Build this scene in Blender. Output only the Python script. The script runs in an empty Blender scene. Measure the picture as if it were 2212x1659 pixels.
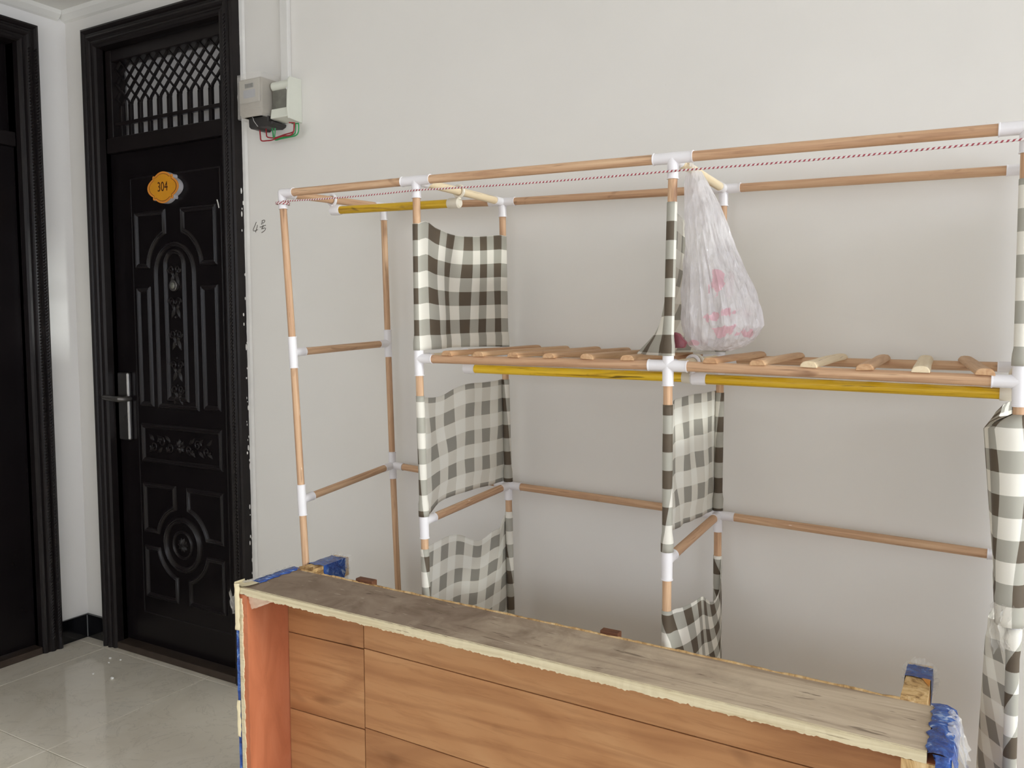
import bpy, math, random
import numpy as np
from mathutils import Vector, Matrix, noise
random.seed(7)
S = bpy.context.scene
COL = S.collection
PI = math.pi
D = 2.095                                   # the long wall's face (Y)
XL, XR, YF, ZC = -3.285, 3.2, -2.6, 2.56    # left wall, right wall, front wall, ceiling

# ------------------------------------------------------------------ camera
cd = bpy.data.cameras.new('camera'); cam = bpy.data.objects.new('camera', cd); COL.objects.link(cam)
cd.sensor_fit = 'HORIZONTAL'; cd.sensor_width = 36.0; cd.lens = 36.0 * 1802.376 / 2212.0
cd.clip_start = 0.02; cd.clip_end = 100
yaw, pitch, roll = math.radians(29.994), math.radians(-4.158), math.radians(-0.095)
cf = Vector((-math.sin(yaw) * math.cos(pitch), math.cos(yaw) * math.cos(pitch), math.sin(pitch)))
cr = Vector((math.cos(yaw), math.sin(yaw), 0)); cu = cr.cross(cf)
cr, cu = cr * math.cos(roll) + cu * math.sin(roll), cu * math.cos(roll) - cr * math.sin(roll)
cam.matrix_world = Matrix(((cr.x, cu.x, -cf.x, 0), (cr.y, cu.y, -cf.y, 0), (cr.z, cu.z, -cf.z, 1.318), (0, 0, 0, 1)))
S.camera = cam

# ------------------------------------------------------------------ sky and exposure
W = bpy.data.worlds.new('sky'); S.world = W; W.use_nodes = True
wb = W.node_tree.nodes['Background']
wb.inputs[0].default_value = (0.945, 0.94, 1.06, 1); wb.inputs[1].default_value = 3.9
S.view_settings.view_transform = 'Standard'; S.view_settings.look = 'None'
S.view_settings.gamma = 1.0; S.view_settings.use_curve_mapping = False
S.view_settings.exposure = 0.0
S.cycles.max_bounces = 12; S.cycles.diffuse_bounces = 6; S.cycles.transparent_max_bounces = 16
S.cycles.use_denoising = True
S.cycles.sample_clamp_indirect = 6.0

def portal(name, loc, rot, sx, sy):
    l = bpy.data.lights.new(name, 'AREA'); l.shape = 'RECTANGLE'; l.size = sx; l.size_y = sy
    l.cycles.is_portal = True
    o = bpy.data.objects.new(name, l); COL.objects.link(o); o.location = loc; o.rotation_euler = rot
WR = (-2.10, 1.97, 0.40, 2.49)               # window in the right wall: y0 y1 z0 z1
WF = (-2.4, 1.0, 1.15, 2.15)               # unseen window added for fill light, front wall: x0 x1 z0 z1
sl = bpy.data.lights.new('sun', 'SUN'); sl.energy = 1.8; sl.angle = math.radians(5); sl.color = (1.0, .985, .96)
so = bpy.data.objects.new('sun', sl); COL.objects.link(so); so.location = (6, 1, 4)
so.rotation_euler = Vector((-1.0, .050, -.152)).to_track_quat('-Z', 'Y').to_euler()
portal('right_window_portal', (XR + .06, (WR[0] + WR[1]) / 2, (WR[2] + WR[3]) / 2), (0, PI / 2, 0), WR[3] - WR[2], WR[1] - WR[0])
portal('front_fill_portal', ((WF[0] + WF[1]) / 2, YF - .06, (WF[2] + WF[3]) / 2), (PI / 2, 0, 0), WF[1] - WF[0], WF[3] - WF[2])

# ------------------------------------------------------------------ helpers
def lin(*c):
    return tuple((v / 255 / 12.92 if v <= 10 else ((v / 255 + .055) / 1.055) ** 2.4) for v in c)

class NT:
    def __init__(s, name):
        s.m = bpy.data.materials.new(name); s.m.use_nodes = True
        s.t = s.m.node_tree; s.b = s.t.nodes['Principled BSDF']; s.out = s.t.nodes['Material Output']
    def n(s, kind, **kw):
        o = s.t.nodes.new(kind)
        for k, v in kw.items():
            if k.startswith('i_'):
                k = k[2:]; k = int(k) if k.isdigit() else k.replace('_', ' ')
                if hasattr(v, 'is_output'): s.t.links.new(v, o.inputs[k])
                else: o.inputs[k].default_value = v
            else: setattr(o, k, v)
        return o
    def l(s, a, b): s.t.links.new(a, b)
    def math(s, op, a, b=None, clamp=False):
        o = s.n('ShaderNodeMath', operation=op); o.use_clamp = clamp
        for i, v in enumerate((a, b)):
            if v is None: continue
            if hasattr(v, 'is_output'): s.l(v, o.inputs[i])
            else: o.inputs[i].default_value = v
        return o.outputs[0]
    def mix(s, f, a, b):
        o = s.n('ShaderNodeMix', data_type='RGBA')
        for i, v in ((0, f), (6, a), (7, b)):
            if hasattr(v, 'is_output'): s.l(v, o.inputs[i])
            else: o.inputs[i].default_value = v if i == 0 else (*v[:3], 1)
        return o.outputs[2]
    def ramp(s, f, stops):
        o = s.n('ShaderNodeValToRGB'); s.l(f, o.inputs[0]); e = o.color_ramp.elements
        while len(e) < len(stops): e.new(.5)
        for x, (p, c) in zip(e, stops): x.position = p; x.color = (*c[:3], 1) if not isinstance(c, (int, float)) else (c, c, c, 1)
        return o.outputs[0]
    def coords(s, kind='Object', scale=(1, 1, 1), rnd=True):
        tc = s.n('ShaderNodeTexCoord'); v = tc.outputs[kind]
        if rnd:
            oi = s.n('ShaderNodeObjectInfo'); k = s.math('MULTIPLY', oi.outputs['Random'], 37.0)
            cx = s.n('ShaderNodeCombineXYZ', i_0=k, i_1=k, i_2=k)
            v = s.n('ShaderNodeVectorMath', operation='ADD', i_0=v, i_1=cx.outputs[0]).outputs[0]
        mp = s.n('ShaderNodeMapping', i_Vector=v); mp.inputs['Scale'].default_value = scale
        return mp.outputs[0]
    def noise(s, vec, scale, detail=3, rough=.55, dist=0):
        return s.n('ShaderNodeTexNoise', i_Vector=vec, i_Scale=scale, i_Detail=detail, i_Roughness=rough, i_Distortion=dist).outputs['Fac']
    def bump(s, h, strength=.2, dist=.002):
        o = s.n('ShaderNodeBump', i_Strength=strength, i_Distance=dist, i_Height=h); s.l(o.outputs[0], s.b.inputs['Normal'])
    def set(s, col=None, rough=None, metal=None, spec=None):
        for k, v in (('Base Color', col), ('Roughness', rough), ('Metallic', metal), ('Specular IOR Level', spec)):
            if v is None: continue
            if hasattr(v, 'is_output'): s.l(v, s.b.inputs[k])
            elif k == 'Base Color': s.b.inputs[k].default_value = (*v[:3], 1)
            else: s.b.inputs[k].default_value = v
        return s

def plain(name, rgb, rough=.5, metal=0, spec=.5, vary=.06, vscale=18, bump=0):
    t = NT(name); c = lin(*rgb)
    f = t.noise(t.coords(rnd=False), vscale, 4)
    col = t.ramp(f, [(.25, tuple(max(0, v * (1 - vary)) for v in c)), (.75, tuple(v * (1 + vary) for v in c))])
    t.set(col, rough, metal, spec)
    if bump: t.bump(t.noise(t.coords(rnd=False), vscale * 6, 3), bump, .001)
    return t.m

class MB:
    """collects geometry, then becomes one mesh object"""
    def __init__(s): s.v = []; s.f = []; s.uv = {}
    def add(s, vs, fs):
        b = len(s.v); s.v += [tuple(v) for v in vs]; s.f += [tuple(b + i for i in f) for f in fs]; return s
    def box(s, x0, x1, y0, y1, z0, z1):
        return s.add([(x0, y0, z0), (x1, y0, z0), (x1, y1, z0), (x0, y1, z0), (x0, y0, z1), (x1, y0, z1), (x1, y1, z1), (x0, y1, z1)],
                     [(3, 2, 1, 0), (4, 5, 6, 7), (0, 1, 5, 4), (1, 2, 6, 5), (2, 3, 7, 6), (3, 0, 4, 7)])
    def prism(s, poly, axis, a, b):
        """closed polygon (2-D) pushed along an axis; axis 1 takes (x, z), 2 takes (x, y), 0 takes (y, z)"""
        n = len(poly)
        def P(p, t): return (t, p[0], p[1]) if axis == 0 else (p[0], t, p[1]) if axis == 1 else (p[0], p[1], t)
        vs = [P(p, a) for p in poly] + [P(p, b) for p in poly]
        return s.add(vs, [tuple(range(n)), tuple(range(2 * n - 1, n - 1, -1))] + [((i + 1) % n, i, n + i, n + (i + 1) % n) for i in range(n)])
    def tube(s, pts, r, seg=8, closed=False, cap=True, flat=1.0):
        pts = [Vector(p) for p in pts]; n = len(pts); rr = r if isinstance(r, (list, tuple)) else [r] * n
        b = len(s.v); up = None
        for i, p in enumerate(pts):
            a, c = pts[i - 1] if (i or closed) else p, pts[(i + 1) % n] if (i < n - 1 or closed) else p
            t = (c - a).normalized()
            if up is None: up = t.orthogonal().normalized()
            up = (up - t * up.dot(t)); up = up.normalized() if up.length > 1e-6 else t.orthogonal().normalized()
            w = t.cross(up)
            for k in range(seg):
                q = 2 * PI * k / seg
                s.v.append(tuple(p + up * math.cos(q) * rr[i] + w * math.sin(q) * rr[i] * flat))
        for i in range(n if closed else n - 1):
            j = (i + 1) % n
            for k in range(seg):
                k2 = (k + 1) % seg
                s.f.append((b + i * seg + k, b + i * seg + k2, b + j * seg + k2, b + j * seg + k))
        if cap and not closed:
            s.f.append(tuple(b + k for k in range(seg - 1, -1, -1))); s.f.append(tuple(b + (n - 1) * seg + k for k in range(seg)))
        return s
    def cyl(s, p0, p1, r, seg=16): return s.tube([p0, p1], r, seg)
    def ball(s, c, r, seg=12, rings=7, sq=(1, 1, 1)):
        vs, fs = [], []
        for i in range(rings + 1):
            a = PI * i / rings
            for k in range(seg):
                q = 2 * PI * k / seg
                vs.append((c[0] + r * sq[0] * math.sin(a) * math.cos(q), c[1] + r * sq[1] * math.sin(a) * math.sin(q), c[2] + r * sq[2] * math.cos(a)))
        for i in range(rings):
            for k in range(seg):
                k2 = (k + 1) % seg; fs.append((i * seg + k, (i + 1) * seg + k, (i + 1) * seg + k2, i * seg + k2))
        return s.add(vs, fs)
    def torus(s, c, axis, R, r, seg=24, sub=8, a0=0, a1=2 * PI):
        ax = Vector(axis).normalized(); e1 = ax.orthogonal().normalized(); e2 = ax.cross(e1); c = Vector(c)
        full = abs(a1 - a0 - 2 * PI) < 1e-3; n = seg if full else seg + 1
        return s.tube([c + e1 * R * math.cos(a0 + (a1 - a0) * i / seg) + e2 * R * math.sin(a0 + (a1 - a0) * i / seg) for i in range(n)], r, sub, closed=full)
    def build(s, name, mat, parent=None, smooth=False, bevel=0, mats=None, mw=None):
        me = bpy.data.meshes.new(name); me.from_pydata(s.v, [], s.f)
        for m in (mats or [mat]): me.materials.append(m)
        import bmesh
        bm = bmesh.new(); bm.from_mesh(me)
        bmesh.ops.remove_doubles(bm, verts=bm.verts, dist=1e-6)
        bmesh.ops.recalc_face_normals(bm, faces=bm.faces); bm.to_mesh(me); bm.free()
        if smooth:
            for p in me.polygons: p.use_smooth = True
            try: me.set_sharp_from_angle(angle=math.radians(40))
            except Exception: pass
        o = bpy.data.objects.new(name, me); COL.objects.link(o)
        if mw is not None: o.matrix_world = mw
        if bevel:
            b = o.modifiers.new('bevel', 'BEVEL'); b.width = bevel; b.segments = 2; b.limit_method = 'ANGLE'
        if parent is not None: attach(o, parent)
        return o

def world_inv(p):
    m = Matrix.Identity(4)
    while p is not None:
        m = p.matrix_basis.copy() if p.parent is None else p.matrix_parent_inverse @ p.matrix_basis
        p = p.parent
        yield m
def wmat(p):
    r = Matrix.Identity(4)
    for m in world_inv(p): r = m @ r
    return r
def attach(o, parent):
    o.parent = parent; o.matrix_parent_inverse = wmat(parent).inverted()
def tag(o, label=None, cat=None, group=None, kind=None):
    for k, v in (('label', label), ('category', cat), ('group', group), ('kind', kind)):
        if v: o[k] = v
    return o
def thing(name, loc, label, cat, group=None, kind=None):
    o = bpy.data.objects.new(name, None); COL.objects.link(o); o.location = loc; o.empty_display_size = .05
    return tag(o, label, cat, group, kind)
def obj_of(me, name, parent, mw=None):
    o = bpy.data.objects.new(name, me); COL.objects.link(o)
    if mw is not None: o.matrix_world = mw
    attach(o, parent); return o

# ------------------------------------------------------------------ materials
def wall_paint(name, rgb, spec=.25):
    t = NT(name); c = lin(*rgb); v = t.coords(rnd=False)
    f = t.noise(v, 1.7, 4)
    col = t.ramp(f, [(.3, tuple(x * .97 for x in c)), (.7, tuple(min(1, x * 1.02) for x in c))])
    sp = t.noise(v, 55, 2); m = t.ramp(sp, [(.775, 0), (.80, 1)])
    col = t.mix(t.math('MULTIPLY', m, .12), col, tuple(x * .5 for x in c))
    t.set(col, .75, 0, spec); t.bump(t.noise(v, 140, 4), .05, .001)
    return t.m
WALL = wall_paint('white_wall_paint', (233, 230, 225)); WALL2 = wall_paint('brightened_left_wall_paint', (245, 243, 241))  # left wall: same paint, lifted so its colour carries the corner's extra light
CEIL = wall_paint('ceiling_paint', (238, 237, 232))
PLASTER = plain('bare_plaster', (236, 234, 230), .9, vary=.05, bump=.3)
BLACK = plain('black_door_lacquer', (22, 18, 19), .26, spec=.20, vary=.18, vscale=9)
CASING = plain('black_casing_lacquer', (28, 23, 23), .36, spec=.26, vary=.2, vscale=25, bump=.12)
CARVE = plain('carved_door_lacquer', (27, 22, 23), .30, spec=.30, vary=.15, vscale=60)
BASE = plain('black_skirting_tile', (16, 16, 19), .12, spec=.5)
GROUT = plain('grey_grout', (84, 76, 66), .8)
WGROUT = plain('pale_grout', (150, 150, 150), .8)
STEEL = plain('brushed_steel', (190, 188, 186), .28, 1.0, vary=.04, vscale=60)
THRESH = plain('brown_steel_threshold', (70, 58, 50), .45, .2, vary=.2)
WHITEP = plain('white_pvc', (236, 233, 236), .32, spec=.45, vary=.02)
CREAMP = plain('cream_pvc', (226, 218, 202), .35, spec=.45, vary=.03)
BOXP = plain('cream_switch_plastic', (226, 228, 216), .4, vary=.03)
METERP = plain('grey_meter_plastic', (178, 170, 156), .42, vary=.06)
DARKP = plain('dark_terminal_plastic', (52, 49, 47), .5)
SMOKE = plain('smoked_window', (112, 111, 102), .15, vary=.3, vscale=30)
LCD = plain('display_grey', (120, 124, 122), .2)
PRINT = plain('pale_blue_print', (176, 178, 186), .5)
RED = plain('red_wire', (160, 30, 44), .4); GREEN = plain('green_wire', (52, 160, 92), .4); WWIRE = plain('white_seal_wire', (205, 203, 200), .4)
INK = plain('pencil_ink', (86, 80, 74), .9, spec=.1)
ORANGE = plain('orange_plaque_rim', (226, 146, 58), .4); YELLOW = plain('yellow_plaque_face', (222, 152, 40), .35)
BROWNINK = plain('brown_plaque_print', (96, 34, 14), .5); NUMINK = plain('dark_number_print', (60, 18, 14), .5)
PLAQUESIDE = plain('white_acrylic', (214, 212, 216), .35)

def floor_mat():
    t = NT('polished_floor_tile'); v = t.coords()
    f = t.noise(v, 3.2, 6, .6, .8)
    col = t.ramp(f, [(.3, lin(218, 209, 192)), (.52, lin(229, 221, 206)), (.72, lin(223, 216, 203))])
    ve = t.noise(v, 5.0, 5, .6, 1.6); m = t.ramp(ve, [(.485, 0), (.5, 1), (.515, 0)])
    col = t.mix(t.math('MULTIPLY', m, .16), col, lin(120, 114, 104))
    t.set(col, .07, 0, .5); t.bump(t.noise(v, 8, 2), .02, .002)
    return t.m
TILE = floor_mat()

def rod_mat(name, a, b, c, knots=True, rough=.5, scale=1.0, dark=lin(104, 64, 40), streak=.45, fleck=False):
    """turned wood; local Z runs along the grain"""
    t = NT(name); v = t.coords(scale=(70, 70, 3.2)); v2 = t.coords(scale=(22, 22, 9))
    f = t.noise(v, 1.0 * scale, 4, .6, 1.2)
    col = t.ramp(f, [(.28, a), (.5, b), (.75, c)])
    oi = t.n('ShaderNodeObjectInfo')
    col = t.mix(t.math('MULTIPLY', oi.outputs['Random'], .35), col, tuple(x * y for x, y in zip(a, (1.0, .93, .88))))
    if knots:
        k = t.noise(v2, 1.25, 2, .5, .6); m = t.ramp(k, [(.66, 0), (.76, 1)])
        col = t.mix(t.math('MULTIPLY', m, .60), col, dark)
        g = t.noise(t.coords(scale=(130, 130, 4.5)), 1.0, 3, .6, 1.0); m = t.ramp(g, [(.64, 0), (.70, 1)])
        col = t.mix(t.math('MULTIPLY', m, streak), col, dark)
    if fleck:
        g = t.noise(t.coords(scale=(75, 75, 14)), 1.0, 2, .5, .4); m = t.ramp(g, [(.765, 0), (.775, 1)])
        col = t.mix(t.math('MULTIPLY', m, .85), col, lin(244, 234, 222))
    t.set(col, rough, 0, .35); t.bump(f, .12, .001)
    return t.m
ROD = rod_mat('peeled_fir_rod', lin(172, 132, 102), lin(208, 169, 134), lin(226, 193, 158), fleck=True)
RODP = rod_mat('pale_poplar_rod', lin(222, 200, 164), lin(235, 218, 186), lin(240, 226, 198))
SLAT = rod_mat('pale_half_round_slat', lin(182, 138, 100), lin(206, 166, 126), lin(222, 188, 150))
YROD = rod_mat('yellow_printed_rod', lin(120, 76, 16), lin(244, 200, 46), lin(248, 212, 66), knots=True, rough=.3, scale=.8, dark=lin(58, 34, 12), streak=.8)

def gingham(rev=False):
    t = NT('gingham_cloth_reverse' if rev else 'gingham_cloth'); tc = t.n('ShaderNodeTexCoord')
    sp = t.n('ShaderNodeSeparateXYZ', i_0=tc.outputs['UV'])
    def band(o):
        q = t.math('FRACT', t.math('DIVIDE', o, .0765))
        return t.math('GREATER_THAN', q, .5)
    s = t.math('MULTIPLY', t.math('ADD', band(sp.outputs[0]), band(sp.outputs[1])), .5)
    pr = t.ramp(s, [(0, lin(242, 238, 228)), (.5, lin(182, 179, 168)), (1, lin(100, 88, 74))])
    rv = t.ramp(s, [(0, lin(252, 251, 243)), (.5, lin(238, 235, 224)), (1, lin(168, 165, 155))])
    col = rv if rev else pr
    t.set(col, .6, 0, .3)
    wv = t.noise(t.n('ShaderNodeMapping', i_Vector=tc.outputs['UV']).outputs[0], 900, 2); t.bump(wv, .08, .0005)
    tr = t.n('ShaderNodeBsdfTranslucent', i_Color=col)
    mx = t.n('ShaderNodeMixShader', i_0=.15, i_1=t.b.outputs[0], i_2=tr.outputs[0]); t.l(mx.outputs[0], t.out.inputs[0])
    return t.m
CLOTH, CLOTHR = gingham(), gingham(True)

def bag_mat():
    t = NT('thin_plastic_bag'); v = t.coords(rnd=False)
    st = t.noise(t.coords(scale=(1, 1, .22), rnd=False), 30, 4, .6, 1.5)
    t.set(lin(246, 243, 245), .09, 0, .9)
    # pink print smears on the film
    n = t.noise(v, 34, 3, .6, .5); z = t.n('ShaderNodeSeparateXYZ', i_0=v)
    def spot(x, zz, rx, rz):
        dx = t.math('DIVIDE', t.math('SUBTRACT', z.outputs[0], x), rx); dz = t.math('DIVIDE', t.math('SUBTRACT', z.outputs[2], zz), rz)
        d = t.math('ADD', t.math('MULTIPLY', dx, dx), t.math('MULTIPLY', dz, dz))
        d = t.math('ADD', d, t.math('MULTIPLY', t.math('SUBTRACT', n, .5), 6.5))
        return t.math('LESS_THAN', d, .75)
    m = spot(-.492, 1.392, .012, .034)
    for a in ((-.500, 1.330, .022, .010), (-.470, 1.338, .020, .010), (-.460, 1.300, .032, .012), (-.548, 1.276, .016, .006)): m = t.math('MAXIMUM', m, spot(*a))
    col = t.mix(t.math('MULTIPLY', m, .62), lin(246, 243, 245), lin(214, 104, 134)); t.set(col)
    vo = t.n('ShaderNodeTexVoronoi', i_Vector=t.coords(scale=(1, 1, .55), rnd=False), i_Scale=38.0, feature='F1').outputs['Distance']
    vo2 = t.n('ShaderNodeTexVoronoi', i_Vector=t.coords(scale=(1, 1, .4), rnd=False), i_Scale=90.0, feature='F1').outputs['Distance']
    t.bump(t.math('ADD', t.math('ADD', t.math('MULTIPLY', st, .6), vo), t.math('MULTIPLY', vo2, .4)), .9, .010)
    tr = t.n('ShaderNodeBsdfTransparent', i_Color=(.96, .95, .96, 1)); tl = t.n('ShaderNodeBsdfTranslucent', i_Color=(.92, .90, .91, 1))
    a = t.n('ShaderNodeMixShader', i_0=.35, i_1=t.b.outputs[0], i_2=tl.outputs[0])
    fac = t.math('MAXIMUM', t.ramp(st, [(.3, .46), (.7, .14)]), 0.0)
    fac = t.math('MULTIPLY', fac, t.math('SUBTRACT', 1.0, m))
    b = t.n('ShaderNodeMixShader', i_0=fac, i_1=a.outputs[0], i_2=tr.outputs[0]); t.l(b.outputs[0], t.out.inputs[0])
    return t.m
BAG = bag_mat()

def film_mat():
    t = NT('clear_plastic_film'); t.set(lin(226, 222, 216), .14, 0, .6)
    t.bump(t.noise(t.coords(rnd=False), 60, 3, .6, 2), .5, .004)
    tr = t.n('ShaderNodeBsdfTransparent'); b = t.n('ShaderNodeMixShader', i_0=.68, i_1=t.b.outputs[0], i_2=tr.outputs[0]); t.l(b.outputs[0], t.out.inputs[0])
    return t.m
FILM = film_mat()

def blue_mat():
    t = NT('blue_woven_plastic'); v = t.coords(rnd=False)
    f = t.noise(v, 34, 4, .6, 1.2)
    col = t.ramp(f, [(.3, lin(20, 44, 104)), (.5, lin(36, 74, 150)), (.6, lin(62, 104, 176)), (.68, lin(168, 184, 210))])
    t.set(col, .22, 0, .6); t.bump(t.noise(v, 55, 3, .6, 2), .6, .005)
    return t.m
BLUE = blue_mat()
CREAMFILM = plain('cream_torn_film', (226, 212, 176), .35, vary=.1, vscale=40, bump=.5)

def grain(name, stops, sc, rough=.5, spec=.35, dist=1.2, dark=None, rnd=True, bump=.06):
    t = NT(name); v = t.coords(scale=sc, rnd=rnd)
    f = t.noise(v, 1.0, 5, .6, dist); col = t.ramp(f, stops)
    if dark:
        g = t.noise(t.coords(scale=(sc[0] * dark[2], sc[1] * dark[2], sc[2] * dark[2]), rnd=rnd), 1.0, 4, .65, dist)
        m = t.ramp(g, [(dark[0], 0), (dark[0] + .06, 1)]); col = t.mix(t.math('MULTIPLY', m, dark[3]), col, dark[1])
    t.set(col, rough, 0, spec)
    if bump: t.bump(f, bump, .001)
    return t.m
def weathered():
    """bare grey board on the left, more raised grain and paler wood towards the right end"""
    t = NT('weathered_grey_plywood'); v = t.coords(rnd=False); gr = t.coords(scale=(1.6, 22, 22), rnd=False)
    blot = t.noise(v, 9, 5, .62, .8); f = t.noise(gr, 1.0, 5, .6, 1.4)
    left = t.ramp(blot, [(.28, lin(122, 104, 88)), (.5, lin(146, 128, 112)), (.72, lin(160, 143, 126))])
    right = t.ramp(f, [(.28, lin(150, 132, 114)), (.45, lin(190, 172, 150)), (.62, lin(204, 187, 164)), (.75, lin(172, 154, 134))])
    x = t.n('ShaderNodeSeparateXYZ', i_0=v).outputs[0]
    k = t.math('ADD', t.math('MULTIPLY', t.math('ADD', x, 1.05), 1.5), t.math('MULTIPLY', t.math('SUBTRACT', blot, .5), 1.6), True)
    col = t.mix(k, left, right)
    fl = t.noise(t.coords(scale=(9, 60, 60), rnd=False), 1.0, 3, .6, .8); m = t.ramp(fl, [(.63, 0), (.68, 1)])
    col = t.mix(t.math('MULTIPLY', m, .6), col, lin(82, 66, 54))
    lt = t.noise(t.coords(scale=(14, 90, 90), rnd=False), 1.3, 2, .6, .4); m = t.ramp(lt, [(.69, 0), (.73, 1)])
    col = t.mix(t.math('MULTIPLY', m, .5), col, lin(222, 208, 186))
    t.set(col, .75, 0, .2); t.bump(f, .25, .001); return t.m
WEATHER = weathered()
EDGE = grain('pale_plywood_edge', [(.3, lin(206, 190, 154)), (.55, lin(226, 214, 182)), (.75, lin(216, 202, 166))], (3, 60, 90), .75, .2, .6, (.64, lin(130, 104, 70), 2.0, .7), False, .4)
REDPLY = grain('red_orange_plywood', [(.3, lin(182, 108, 74)), (.5, lin(200, 122, 86)), (.72, lin(210, 134, 98))], (14, 14, 4), .45, .3, 1.0)
SPLINT = grain('splintered_wood', [(.3, lin(120, 84, 50)), (.5, lin(208, 172, 120)), (.7, lin(232, 206, 160))], (30, 30, 9), .8, .2, 1.5, None, True, .5)
DARKWOOD = grain('dark_batten_wood', [(.3, lin(78, 48, 34)), (.5, lin(104, 66, 46)), (.7, lin(136, 92, 62))], (14, 40, 40), .6, .3)
BACKWOOD = grain('raw_back_panel', [(.3, lin(176, 134, 92)), (.6, lin(206, 166, 120))], (5, 30, 30), .7, .2)

def laminate():
    t = NT('brown_wood_laminate'); v = t.coords(scale=(1.5, 1, 5.5)); v2 = t.coords(scale=(2.2, 1, 26))
    f = t.noise(v, 1.3, 3, .5, 1.4)
    ring = t.n('ShaderNodeTexWave', i_Vector=v, i_Scale=.9, i_Distortion=5.5, i_Detail=2.5); ring.bands_direction = 'Z'; ring.inputs['Detail Scale'].default_value = .8
    col = t.ramp(f, [(.25, lin(166, 115, 75)), (.5, lin(194, 142, 96)), (.75, lin(206, 157, 110))])
    col = t.mix(t.math('MULTIPLY', t.ramp(ring.outputs['Fac'], [(.0, 1), (.2, 0)]), .26), col, lin(140, 88, 52))
    fine = t.noise(v2, 2.4, 4, .7, .5)
    col = t.mix(t.math('MULTIPLY', t.ramp(fine, [(.50, 0), (.66, 1)]), .30), col, lin(146, 94, 54))
    kn = t.noise(t.coords(scale=(5, 5, 9)), 1.0, 2, .5, .6)
    col = t.mix(t.math('MULTIPLY', t.ramp(kn, [(.67, 0), (.76, 1)]), .5), col, lin(112, 70, 42))
    t.set(col, .42, 0, .35); return t.m
LAMI = laminate()

def cord_mat():
    t = NT('twisted_red_white_cord'); tc = t.n('ShaderNodeTexCoord'); sp = t.n('ShaderNodeSeparateXYZ', i_0=tc.outputs['UV'])
    q = t.math('FRACT', t.math('ADD', sp.outputs[0], sp.outputs[1])); m = t.math('GREATER_THAN', q, .56)
    t.set(t.mix(m, lin(232, 226, 224), lin(166, 70, 82)), .7); return t.m
CORD = cord_mat()

def glass_mat():
    t = NT('window_glass'); t.set((.9, .95, .95), .02); t.b.inputs['Transmission Weight'].default_value = 1.0
    tr = t.n('ShaderNodeBsdfTransparent', i_Color=(.95, .98, .97, 1)); b = t.n('ShaderNodeMixShader', i_0=.94, i_1=t.b.outputs[0], i_2=tr.outputs[0]); t.l(b.outputs[0], t.out.inputs[0])
    return t.m
GLASS = glass_mat()
def frost_mat():
    t = NT('frosted_transom_glass'); v = t.coords(rnd=False)
    t.set(lin(214, 212, 212), .3, 0, .5); t.bump(t.noise(v, 120, 2), .05, .001); return t.m
FROST = frost_mat()
ALU = plain('white_window_frame', (225, 227, 228), .4)

# ------------------------------------------------------------------ room shell
DX0, DX1, DZ = -3.05, -2.345, 2.40          # opening of the numbered door in the long wall
o = MB().prism([(XL - .2, -.1), (DX0, -.1), (DX0, DZ), (DX1, DZ), (DX1, -.1), (XR + .2, -.1), (XR + .2, ZC + .1), (XL - .2, ZC + .1)], 1, D, D + .2).build('wall_back', WALL)
wall_back = tag(o, 'long white painted wall behind the wooden pole rack', 'wall', None, 'structure')
LY0, LY1, LZ = .99, 1.88, 2.40              # opening of the other door, left wall (y)
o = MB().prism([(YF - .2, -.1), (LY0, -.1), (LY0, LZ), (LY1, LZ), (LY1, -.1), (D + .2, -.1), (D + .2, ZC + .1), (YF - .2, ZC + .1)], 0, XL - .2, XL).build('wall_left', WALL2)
tag(o, 'white painted wall at the left, holding the second black door', 'wall', None, 'structure')
def holed(name, axis, a0, a1, hole, t0, t1):
    p0, p1, q0, q1 = hole; m = MB()
    # ring of four quads around the hole on both faces, plus rims
    def P(u, w, t): return (t, u, w) if axis == 0 else (u, t, w)
    for t in (t0, t1):
        b = len(m.v)
        m.v += [P(*c, t) for c in ((a0, -.1), (a1, -.1), (a1, ZC + .1), (a0, ZC + .1), (p0, q0), (p1, q0), (p1, q1), (p0, q1))]
        m.f += [(b, b + 1, b + 5, b + 4), (b + 1, b + 2, b + 6, b + 5), (b + 2, b + 3, b + 7, b + 6), (b + 3, b, b + 4, b + 7)]
    for i in range(4):
        j = (i + 1) % 4; m.f += [(i, j, 8 + j, 8 + i), (4 + i, 4 + j, 12 + j, 12 + i)]
    return m.build(name, WALL)
tag(holed('wall_right', 0, YF - .2, D + .2, WR, XR, XR + .2), 'white wall with the side window, right of the view', 'wall', None, 'structure')
tag(holed('wall_front', 1, XL - .2, XR + .2, WF, YF - .2, YF), 'white wall with the added fill window, behind the viewer', 'wall', None, 'structure')
tag(MB().box(XL - .2, XR + .2, YF - .2, D + .2, ZC, ZC + .1).build('ceiling', CEIL), 'white plaster ceiling', 'ceiling', None, 'structure')
# small plaster cove where the ceiling meets the walls
c1 = MB().prism([(D, 2.523), (D - .012, 2.528), (D - .03, 2.545), (D - .034, ZC), (D, ZC)], 0, XL, XR).build('trim_1', CEIL)
tag(c1, 'shallow plaster cove along the ceiling above the long wall', 'cove', None, 'structure')
c2 = MB().prism([(XL, 2.523), (XL + .012, 2.528), (XL + .03, 2.545), (XL + .034, ZC), (XL, ZC)], 1, YF, D - .034).build('trim_2', CEIL)
tag(c2, 'shallow plaster cove along the ceiling above the left wall', 'cove', None, 'structure')

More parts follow.
